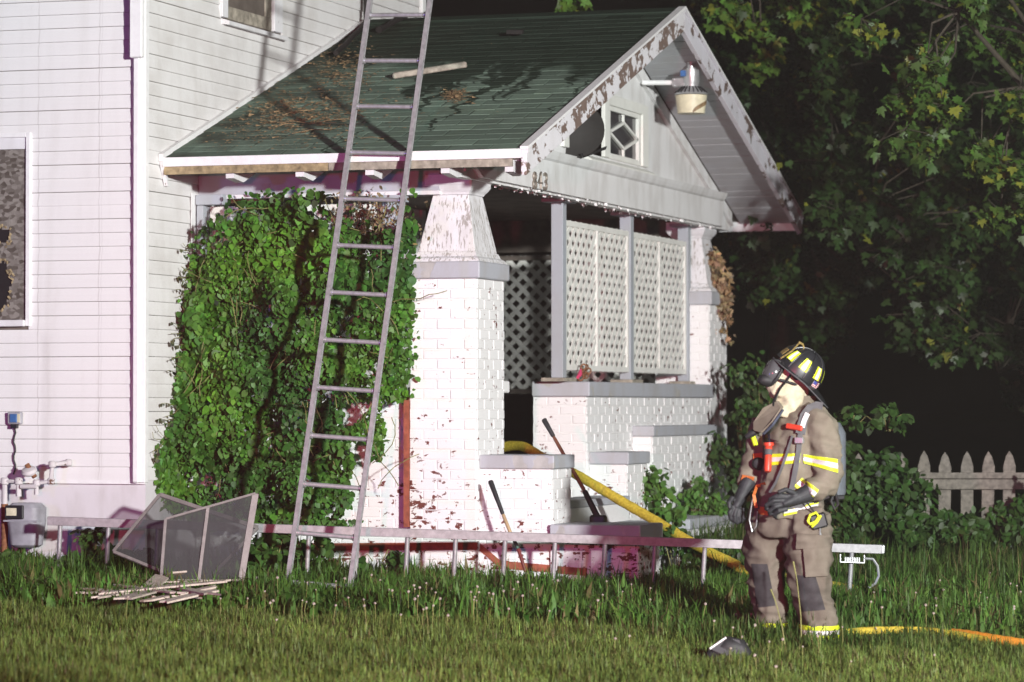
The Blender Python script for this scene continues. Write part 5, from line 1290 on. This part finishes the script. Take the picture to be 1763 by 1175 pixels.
def tints(n, base, var=.25, yellow=.0):
    b = np.array(base)[None, :] * (1 + RNG.normal(0, var, (n, 1))); b = b * (1 + RNG.normal(0, .08, (n, 3)))
    if yellow: m = RNG.random(n) < yellow; b[m] = np.array([.20, .22, .03]) * (1 + RNG.normal(0, .15, (m.sum(), 1)))
    return np.clip(b, .004, .8)

# ---- ivy over the side of the porch
def ivy():
    root = thing('ivy', 'dense green ivy covering the side of the porch behind the ladder', 'ivy', (.6, .5, ground(.6, .5)))
    lx = np.array([330, 400, 450, 550, 650, 720, 770, 800, 840, 870, 905]); lv = np.array([405, 342, 328, 318, 304, 298, 268, 262, 268, 284, 330])
    ry = np.array([330, 480, 640, 690, 740, 800, 860, 905]); rvv = np.array([718, 712, 706, 694, 668, 655, 650, 600])
    n = 25000; P = []; N = []
    blob = [(random.uniform(280, 710), random.uniform(340, 880), random.uniform(25, 60), random.uniform(.03, .20)) for _ in range(75)]
    while len(P) < n:
        px, py = random.uniform(258, 722), random.uniform(322, 905)
        lo = np.interp(py, lx, lv); hi = np.interp(py, ry, rvv)
        ed = min(px - lo, hi - px)
        if ed < 0 and random.random() > .05: continue
        if ed < -14: continue
        top = 378 + 26 * mnoise.noise(Vector((px * .02, 0, 5))) - (34 if 410 < px < 520 else 0)
        if py < top and random.random() > .12: continue
        if 560 < px < 690 and py < 400 + 18 * mnoise.noise(Vector((px * .05, 2, 2))) and random.random() > .10: continue
        if px > 590 and py > 690 and mnoise.noise(Vector((px * .022, py * .022, 1.5))) < (-.10 + (px - 590) * .004 + max(0, py - 760) * .0012): continue
        if mnoise.noise(Vector((px * .035, py * .03, 7.7))) < -.30 and random.random() < .75: continue
        bulge = .10 + .20 * (1 - math.exp(-max(ed, 0) / 50))
        for bx, by, br_, bd in blob:
            d2 = ((px - bx) ** 2 + (py - by) ** 2) / br_ ** 2
            if d2 < 1: bulge += bd * (1 - d2)
        front = YN + .02 - bulge
        if px < 350: front = min(front, .05 + max(0, (px - 250)) * .0075)
        q = at_y(px, py, max(front, .03) + abs(random.gauss(0, .075)))
        if q.y > YN + .04 and q.x > .0: q.y = YN + random.uniform(-.02, .03)
        if q.x < .01 and q.y > 0: q.x = .012
        P.append(q); nr = Vector((random.gauss(0, .65), -1 + random.gauss(0, .4), random.gauss(.35, .55))); N.append(nr)
    P = np.array(P); N = np.array(N)
    big = 1 + .6 * np.array([mnoise.noise(Vector((p[0] * 2.2, p[2] * 2.2, 4))) for p in P]); size = RNG.choice([.020, .029, .037, .045, .060], n, p=[.2, .25, .25, .2, .1]) * RNG.uniform(.85, 1.15, n) * np.clip(big, .6, 1.6)
    hue = np.array([mnoise.noise(Vector((p[0] * 1.7, p[2] * 1.7, 9))) for p in P])
    t_ = tints(n, (.072, .185, .026), .30); t_[:, 0] *= 1 + np.clip(hue * .9, -.35, .6); t_[:, 1] *= 1 + np.clip(hue * .7, -.3, .5)
    o = put('foliage', leaves('foliage', P, N, size, HEART, .10, t_, 'ivy_leaf'), None, root); o['kind'] = 'stuff'
    st = MB()
    for _ in range(70):
        px, py = random.uniform(300, 700), random.uniform(380, 860); pts = []
        a = random.uniform(-2.6, -.5)
        for k_ in range(7):
            q = at_y(px, py, YN - random.uniform(.2, .38)); 
            if q.x < .02: break
            pts.append(q); a += random.uniform(-.45, .45); px += math.cos(a) * 16; py += math.sin(a) * 16
        if len(pts) > 3: st.ring(pts, .0035, 5)
    o = st.put('stems', 'vine_stem', root); o['kind'] = 'stuff'
    # wiry tendrils reaching onto the siding
    td = MB(); LP = []
    for _ in range(26):
        y0 = random.uniform(430, 800); x0 = np.interp(y0, lx, lv); pts = []; a = random.uniform(2.4, 4.0)
        px, py = x0 + 6, y0
        for k_ in range(6):
            q = at_x(px, py, .03); pts.append(Vector((.03 + random.uniform(0, .02), max(q.y, .06), q.z))); a += random.uniform(-.6, .6); px += math.cos(a) * 6; py += math.sin(a) * 6
            if random.random() < .4: LP.append(pts[-1])
        td.ring(pts, .0022, 4)
    o = td.put('tendrils', 'vine_stem', root); o['kind'] = 'stuff'
    LP = np.array([tuple(p) for p in LP]); k_ = len(LP)
    o = put('tendril_leaves', leaves('tendril_leaves', LP, np.tile([1.0, -.7, .2], (k_, 1)) + RNG.normal(0, .4, (k_, 3)), RNG.uniform(.015, .035, k_), HEART, .1, tints(k_, (.06, .06, .035), .4), 'ivy_leaf'), None, root); o['kind'] = 'stuff'
    # dead brown tangle at the top, by the ladder
    n2 = 900; P = np.array([tuple(at_y(random.gauss(630, 34), random.gauss(385, 24), YN - random.uniform(.0, .16))) for _ in range(n2)])
    o = put('dead_tangle', leaves('dead_tangle', P, RNG.normal(0, 1, (n2, 3)) + np.array([0, -1, 0]), RNG.uniform(.015, .04, n2), OVAL, .3, tints(n2, (.30, .22, .13), .4), 'ivy_leaf'), None, root); o['kind'] = 'stuff'
ivy()

# ---- dead vine on the far pillar
def dead_vine():
    root = thing('dead_vine', 'dry brown vine hanging on the far porch pillar', 'vine', at_x(1235, 560, XG + .06))
    m = MB(); P = []
    for _ in range(24):
        x0, y0 = random.uniform(1222, 1240), random.uniform(430, 520); pts = []
        a = random.uniform(1.2, 2.6)
        for k_ in range(9):
            q = at_d(x0, y0, 30.72 + random.uniform(-.05, .1)); pts.append(q); a += random.uniform(-.4, .4); x0 += math.cos(a) * 9; y0 += math.sin(a) * 11
            for _ in range(3): P.append(q + Vector((random.gauss(0, .02), random.gauss(0, .04), random.gauss(0, .025))))
            if x0 < 1186: break
        if len(pts) > 2: m.ring(pts, .004, 5)
    m.put('stems', 'dead_leaf', root)['kind'] = 'stuff'
    for _ in range(300):
        t_ = random.random(); x = 1228 + 22 * t_ + random.gauss(0, 6); y = 440 + 95 * t_ + random.gauss(0, 9); P.append(at_d(x, y, 30.7 + random.uniform(-.06, .08)))
    P = np.array([tuple(p) for p in P]); n = len(P)
    put('dry_leaves', leaves('dry_leaves', P, RNG.normal(0, 1, (n, 3)) + np.array([.5, -.6, 0]), RNG.uniform(.025, .075, n), MAPLE, .5, tints(n, (.38, .26, .15), .35), 'ivy_leaf'), None, root)['kind'] = 'stuff'
dead_vine()

# ---- small leafy plants by the steps and on the planter
def leafy(name, label, blobs, n, size, base, outline=OVAL, stem_h=None, group=None, jitter=.5, mat='ivy_leaf', cat='plant'):
    """blobs: (px, py, depth, rx, ry, rd) ellipsoids in metres"""
    P = []; wts = [b[3] * b[4] for b in blobs]; tot = sum(wts)
    c0 = at_d(blobs[0][0], blobs[0][1], blobs[0][2]); root = thing(name, label, cat, (c0.x, c0.y, ground(c0.x, c0.y)), group)
    st = MB(); 
    for (px, py, dz, rx, ry, rd), w_ in zip(blobs, wts):
        c = at_d(px, py, dz); ns = max(4, int(n * w_ / tot)); k = 0
        cl = []
        for _ in range(max(5, ns // 28)):
            v = Vector((random.gauss(0, 1), random.gauss(0, 1), random.gauss(0, 1))).normalized() * random.random() ** .4; cl.append(v)
        for v in cl:
            cc = c + PU * v.x * rx + PW * v.y * rd + Vector((0, 0, v.z * ry)); b = c + PU * v.x * rx * .3 + Vector((0, 0, -ry)); st.ring([b, b.lerp(cc, .5) + Vector((0, 0, .05)), cc], .004, 4)
            for _ in range(ns // len(cl)):
                P.append(cc + Vector((random.gauss(0, 1), random.gauss(0, 1), random.gauss(0, .8))) * min(rx, ry) * .26)
    P = np.array([tuple(p) for p in P]); n = len(P)
    N = RNG.normal(0, jitter, (n, 3)) + np.array([.25, -.8, .55])
    put('foliage', leaves(name, P, N, RNG.uniform(size * .6, size * 1.3, n), outline, .15, tints(n, base, .3), mat), None, root)['kind'] = 'stuff'
    st.put('stems', 'vine_stem', root)['kind'] = 'stuff'
    return root
leafy('weed_plant', 'upright green weed growing beside the porch steps', [(1135, 850, 27.2, .16, .17, .12), (1125, 828, 27.2, .12, .08, .1), (1150, 890, 27.0, .12, .16, .12)], 420, .055, (.075, .17, .03), HEART)
leafy('weed_plant', 'bushy green weed growing out of the planter at the far pillar', [(1205, 866, 28.6, .26, .12, .15), (1190, 838, 28.6, .12, .09, .1), (1230, 876, 28.6, .14, .07, .1)], 700, .050, (.085, .19, .035), OVAL)
leafy('weed_plant', 'low dark weeds at the foot of the planter behind the lying ladder', [(1165, 945, 25.2, .20, .16, .15), (1240, 968, 25.0, .28, .12, .15), (1130, 985, 25.0, .2, .08, .1)], 700, .055, (.045, .10, .02), OVAL)
leafy('weed_plant', 'ragged weeds under the window screens by the foundation', [(150, 960, 23.9, .30, .10, .1), (60, 965, 23.9, .35, .10, .1), (160, 925, 23.9, .10, .12, .1), (230, 965, 23.9, .2, .1, .1)], 900, .06, (.055, .11, .022), OVAL)
leafy('weed_plant', 'dark leafy weeds between the ladder foot and the brick', [(470, 925, 23.6, .16, .16, .1), (450, 965, 23.4, .22, .12, .1), (530, 940, 23.7, .25, .10, .1), (650, 955, 23.8, .22, .05, .06)], 600, .06, (.05, .12, .022), HEART)

# ---- shrubs and creepers along the fence behind the firefighter
leafy('shrub', 'dim leafy shrub in the dark just right of the far pillar', [(1290, 760, 29.5, .28, .55, .3), (1300, 840, 29.0, .30, .30, .3), (1310, 650, 30, .25, .25, .3), (1275, 700, 30, .12, .4, .2)], 1100, .07, (.035, .08, .017), OVAL, cat='shrub')
leafy('shrub', 'mound of creeper overgrowing the left end of the picket fence', [(1490, 825, 27.2, .38, .22, .25), (1470, 875, 27.0, .42, .26, .25), (1535, 865, 27.0, .34, .24, .25), (1450, 790, 27.3, .16, .12, .2), (1515, 800, 27.2, .16, .08, .2)], 2900, .075, (.035, .08, .016), OVAL, cat='shrub')
leafy('shrub', 'arching leafy branch above the creeper mound', [(1470, 712, 27.4, .26, .08, .2), (1530, 722, 27.4, .2, .10, .15), (1440, 735, 27.4, .12, .12, .2)], 230, .085, (.04, .09, .018), OVAL, cat='shrub')
leafy('shrub', 'low creeper growing through the pickets at the right edge', [(1640, 905, 27.0, .45, .12, .2), (1750, 895, 27.0, .26, .16, .2), (1600, 915, 26.6, .5, .12, .3), (1775, 850, 27.2, .06, .18, .2)], 2200, .075, (.035, .08, .015), OVAL, cat='shrub')

# ---- trees at the right
def tree(name, label, trunk, limbs, clusters, per, size, base, yellow):
    b_ = Vector((trunk[0].x, trunk[0].y, ground(trunk[0].x, trunk[0].y) - .05)); trunk = [b_] + [p for p in trunk if p.z > b_.z + .2]
    root = thing(name, label, 'tree', b_)
    MB().ring(trunk, np.linspace(.30, .10, len(trunk)).tolist(), 12).put('trunk', 'bark', root, smooth=True)
    lm = []
    for pts, r in limbs:
        MB().ring(pts, np.linspace(r, r * .4, len(pts)).tolist(), 8).put('limb', 'bark', root, smooth=True); lm += [Vector(p) for p in pts]
    P = []; N = []; tw = MB()
    for c, r in clusters:
        c = Vector(c); a = min(lm, key=lambda q: (q - c).length)
        mid = a.lerp(c, .5) + Vector((random.uniform(-.2, .2), random.uniform(-.2, .2), .15)); tw.ring([a, mid, c], [.014, .009, .004], 5)
        for s in range(7):
            d = Vector((random.gauss(0, 1), random.gauss(0, 1), random.gauss(-.25, .75))).normalized(); e = c + d * r * random.uniform(.5, 1.1)
            tw.ring([c, e], .0035, 4)
            for _ in range(per // 7):
                P.append(c.lerp(e, random.uniform(.35, 1.1)) + Vector((random.gauss(0, .06), random.gauss(0, .06), random.gauss(-.03, .05)))); N.append((random.gauss(.2, .6), random.gauss(-.5, .5), random.gauss(.7, .45)))
    P = np.array([tuple(p) for p in P]); n = len(P); N = np.array(N)
    put('crown', leaves('crown', P, N, RNG.uniform(size * .6, size * 1.25, n), MAPLE, .12, tints(n, base, .3, yellow), 'maple_leaf'), None, root)['kind'] = 'stuff'
    tw.put('twigs', 'bark', root)['kind'] = 'stuff'
def clus(n, region, zr, rr):
    out = []
    while len(out) < n:
        px, py = random.uniform(*region[0]), random.uniform(-90, 760)
        b = np.interp(px, region[1][0], region[1][1]); t_ = np.interp(px, region[2][0], region[2][1])
        if py > b + random.uniform(-25, 25) or py < t_: continue
        if region[3] and mnoise.noise(Vector((px * .007, py * .009, region[4]))) < -.22: continue
        out.append((at_d(px, py, random.uniform(*zr)), random.uniform(*rr)))
    return out
regA = ((1215, 1480), ([1190, 1250, 1320, 1370, 1430, 1480], [40, 330, 480, 560, 560, 500]), ([1100, 1500], [-90, -90]), True, 2.0)
limA = [([at_d(1330, 800, 36), at_d(1345, 500, 35.5), at_d(1380, 200, 35), at_d(1360, -100, 35)], .13), ([at_d(1345, 520, 35.5), at_d(1300, 300, 34), at_d(1270, 120, 33)], .07), ([at_d(1350, 450, 35.5), at_d(1420, 250, 34), at_d(1400, 100, 33)], .07)]
tree('maple_tree', 'dim green maple close behind the right slope of the porch gable', [at_d(1330, 905, 36), at_d(1332, 850, 36), at_d(1330, 790, 36)], limA, clus(118, regA, (31.5, 36), (.25, .42)), 147, .088, (.026, .058, .016), .03)
regB = ((1380, 1830), ([1380, 1450, 1500, 1560, 1620, 1700, 1763, 1830], [480, 470, 430, 520, 600, 700, 730, 740]), ([1100, 1900], [-90, -90]), True, 7.0)
limB = [([at_d(1990, 500, 34), at_d(1763, 440, 33.5), at_d(1660, 370, 33), at_d(1531, 224, 32.5), at_d(1400, 125, 32), at_d(1380, 60, 32)], .085), ([at_d(1990, 350, 34), at_d(1800, 200, 33), at_d(1700, 60, 32), at_d(1640, -60, 32)], .10), ([at_d(1763, 440, 33.5), at_d(1735, 560, 32.5), at_d(1720, 640, 32)], .05), ([at_d(1660, 370, 33), at_d(1560, 400, 32), at_d(1480, 430, 31.5)], .04)]
tree('maple_tree', 'dark maple reaching in from the right with lit leaf tips', [at_d(1990, 900, 34), at_d(1990, 640, 34), at_d(1990, 350, 34)], limB, clus(150, regB, (29.5, 35), (.22, .42)), 140, .086, (.026, .056, .014), .03)
regC = ((1480, 1800), ([1480, 1600, 1763, 1800], [60, 330, 420, 430]), ([1100, 1900], [-90, -90]), True, 12.0)
limC = [([at_d(1880, 300, 28), at_d(1763, 150, 27.5), at_d(1650, 20, 27)], .04), ([at_d(1880, 200, 28), at_d(1780, 60, 27.5), at_d(1700, -60, 27)], .03)]
tree('maple_tree', 'young maple with pale yellow green leaf sprays at the top right', [at_d(1890, 960, 28), at_d(1885, 600, 28), at_d(1880, 200, 28)], limC, clus(26, regC, (26.5, 28.5), (.14, .26)), 77, .085, (.065, .125, .024), .10)
spr = [(1255, 12), (1300, 40), (1312, 95), (1245, 8), (1395, 8), (1360, 3), (980, 4)]
limD = [([at_d(1330, -300, 30.5), at_d(1300, -120, 30), at_d(1290, -30, 30)], .03), ([at_d(1330, -300, 30.5), at_d(1120, -150, 30), at_d(985, -40, 30)], .03)]
tree('maple_tree', 'bright leaf sprays hanging above the porch ridge', [at_d(1350, 870, 41), at_d(1350, 400, 40), at_d(1330, -300, 30.5)], limD, [(at_d(x, y, 30), .16) for x, y in spr], 63, .10, (.09, .17, .028), .15)

# ---- lawn
CR, CF = np.array(RIGHT), np.array(FWDH)
def inside_house(x, y): return ((y > -.02) & (x < .02)) | ((y > YN - .03) & (x < 2.3) & (y < 8.2)) | ((x > 2.2) & (x < 3.5) & (y > .88) & (y < 1.5)) | ((x > 2.2) & (x < 3.45) & (y > .88) & (y < 3.7)) | ((x > 2.2) & (x < 2.85) & (y > 4.6) & (y < 6.6))
def scatter(n, d0, d1, l0, l1, clump=0.0):
    d = RNG.uniform(d0, d1, n); l = RNG.uniform(l0, l1, n); x = CPOS[0] + CF[0] * d + CR[0] * l; y = CPOS[1] + CF[1] * d + CR[1] * l
    k_ = ~inside_house(x, y); return x[k_], y[k_]
def blades(name, label, x, y, h, wd, lean, base, var, mat='grass_blade', segs=2, droop=.35):
    cl = np.array([mnoise.noise(Vector((xx * 2.6, yy * 2.6, 8))) + .6 * mnoise.noise(Vector((xx * 7, yy * 7, 1))) for xx, yy in zip(x, y)]); h = h * np.clip(1 + .75 * cl, .45, 1.9)
    n = len(x); z = ground_np(x, y) - .01; a = RNG.uniform(0, 2 * np.pi, n); d = np.stack([np.cos(a), np.sin(a), np.zeros(n)], 1); s = np.stack([-np.sin(a), np.cos(a), np.zeros(n)], 1)
    p = np.stack([x, y, z], 1); ln = (RNG.uniform(.05, 1, n) * lean)[:, None]; hh = h[:, None]; up = np.array([[0, 0, 1.0]])
    mid = p + up * hh * .58 + d * hh * ln * .35; tip = p + up * hh * (1 - droop * ln) + d * hh * ln; w2 = (wd[:, None] / 2)
    V = np.stack([p - s * w2, p + s * w2, mid - s * w2 * .85, mid + s * w2 * .85, tip], 1).reshape(-1, 3)
    idx = (np.array([0, 1, 3, 2, 2, 3, 4])[None, :] + (np.arange(n) * 5)[:, None]).ravel(); sz = np.tile([4, 3], n)
    pn = np.array([mnoise.noise(Vector((xx * .9, yy * .9, 3))) for xx, yy in zip(x, y)])
    t_ = tints(n, base, var); t_ *= (1 + .45 * pn)[:, None]; dry = RNG.random(n) < np.clip(.10 + .18 * pn, .02, .4); t_[dry] = np.array([.17, .14, .06]) * (1 + RNG.normal(0, .2, (dry.sum(), 1)))
    tv = np.repeat(np.clip(t_, .004, .6), 5, axis=0)
    me = poly_mesh(name, V, idx, sz, tv, mat); o = put(name, me, None); tag(o, label, 'grass', None, 'stuff'); return o
x, y = scatter(165000, 16.8, 22.6, -4.0, 4.6)
blades('lawn_grass', 'short mown lawn across the foreground', x, y, RNG.uniform(.045, .115, len(x)), RNG.uniform(.004, .008, len(x)), .9, (.165, .225, .05), .30)
x, y = scatter(68000, 21.5, 25.6, -4.3, 5.2); dep = (x - CPOS[0]) * CF[0] + (y - CPOS[1]) * CF[1]
k_ = RNG.random(len(x)) < np.clip((dep - 21.5) / 1.0 + np.array([mnoise.noise(Vector((a_ * .8, b_ * .8, 2))) for a_, b_ in zip(x, y)]) * .9, 0.02, 1); x, y = x[k_], y[k_]
blades('long_grass', 'longer unmown grass along the foot of the house', x, y, RNG.uniform(.09, .24, len(x)), RNG.uniform(.006, .013, len(x)), 1.0, (.09, .185, .03), .3)
x, y = scatter(34000, 24.5, 31.5, 1.5, 7.5)
blades('tall_grass', 'tall rank grass in front of the picket fence', x, y, RNG.uniform(.12, .36, len(x)), RNG.uniform(.007, .014, len(x)), 1.0, (.065, .12, .022), .3)
x, y = scatter(7000, 21.5, 24.4, -4.2, 4.2)
blades('plantain_leaves', 'broad plantain leaves among the long grass', x, y, RNG.uniform(.10, .22, len(x)), RNG.uniform(.022, .042, len(x)), 1.1, (.09, .19, .034), .25)
fx = PB.x + RNG.normal(0, .42, 2600); fy = PB.y - .12 + RNG.normal(0, .25, 2600)
blades('tuft_grass', 'tufts of grass growing round the boots of the firefighter', fx, fy, RNG.uniform(.07, .21, 2600), RNG.uniform(.005, .011, 2600), 1.0, (.085, .15, .03), .3)
# ---- clover heads and seed stalks
def clover():
    ico = [(0, 0, 1), (.89, 0, .45), (.28, .85, .45), (-.72, .53, .45), (-.72, -.53, .45), (.28, -.85, .45), (.72, .53, -.45), (-.28, .85, -.45), (-.89, 0, -.45), (-.28, -.85, -.45), (.72, -.53, -.45), (0, 0, -1)]
    fc = [(0, 1, 2), (0, 2, 3), (0, 3, 4), (0, 4, 5), (0, 5, 1), (1, 6, 2), (2, 7, 3), (3, 8, 4), (4, 9, 5), (5, 10, 1), (6, 7, 2), (7, 8, 3), (8, 9, 4), (9, 10, 5), (10, 6, 1), (6, 11, 7), (7, 11, 8), (8, 11, 9), (9, 11, 10), (10, 11, 6)]
    hd = MB(); st = MB(); cnt = 0
    pos = [(random.gauss(780, 240), random.gauss(1018, 22)) for _ in range(95)] + [(random.gauss(1330, 110), random.gauss(1075, 35)) for _ in range(26)] + [(random.uniform(1480, 1760), random.uniform(960, 1060)) for _ in range(30)] 
    for px, py in pos:
        if not (0 < px < 1763 and py > 985): continue
        hgt = random.uniform(.08, .17) if py > 1050 else random.uniform(.10, .22); q = at_g(px, py, hgt); b = Vector((q.x, q.y, ground(q.x, q.y)))
        if inside_house(np.array([q.x]), np.array([q.y]))[0]: continue
        r = random.uniform(.0065, .0115)
        hd.add([q + Vector(v) * r * Vector((1, 1, .9)).length / 1.7 * random.uniform(.85, 1.1) for v in ico], fc); st.ring([b, b.lerp(q, .5) + Vector((random.gauss(0, .01), random.gauss(0, .01), 0)), q], .002, 3)
    o = hd.put('clover_flowers', 'flower'); tag(o, 'small white clover heads dotted through the grass', 'flowers', None, 'stuff')
    o = st.put('clover_stalks', 'stalk'); tag(o, 'thin green stalks carrying the clover heads', 'stalks', None, 'stuff')
clover()
for i, (x0, y0, x1, y1, lab) in enumerate(((1345, 1100, 1320, 995, 'pale grass stalk in front of the far leg'), (1372, 1098, 1358, 948, 'tall pale seed stalk in front of the firefighter'), (1100, 1000, 1083, 928, 'thin straw coloured stalk in front of the steps'))):
    b = at_g(x0, y0 + 12, 0) - Vector(FWDH) * .35; b.z = ground(b.x, b.y); tp = b + PU * (x1 - x0) * PS + Vector((0, 0, (y0 - y1) * PS))
    o = MB().ring([b, b.lerp(tp, .4) + PU * .015, b.lerp(tp, .8) + PU * .012, tp], [.0045, .004, .003, .006], 6).put('grass_stalk', 'stalk', None, smooth=True); tag(o, lab, 'stalk')
# ------------------------------------------------------------------ thin smoke hanging in the air
k = NT('smoke'); k.t.nodes.remove(k.b); pv = k.n('VolumePrincipled'); pv.inputs['Color'].default_value = (.80, .74, .68, 1); pv.inputs['Density'].default_value = .0027; pv.inputs['Anisotropy'].default_value = .2
k.l(pv.outputs[0], k.t.nodes['Material Output'].inputs['Volume'])
hz = MB().box((-255, -85, -1.6), (255, 425, 10.5)).put('haze', 'smoke'); tag(hz, 'thin smoke hanging in the night air over the yard', 'smoke', None, 'stuff')
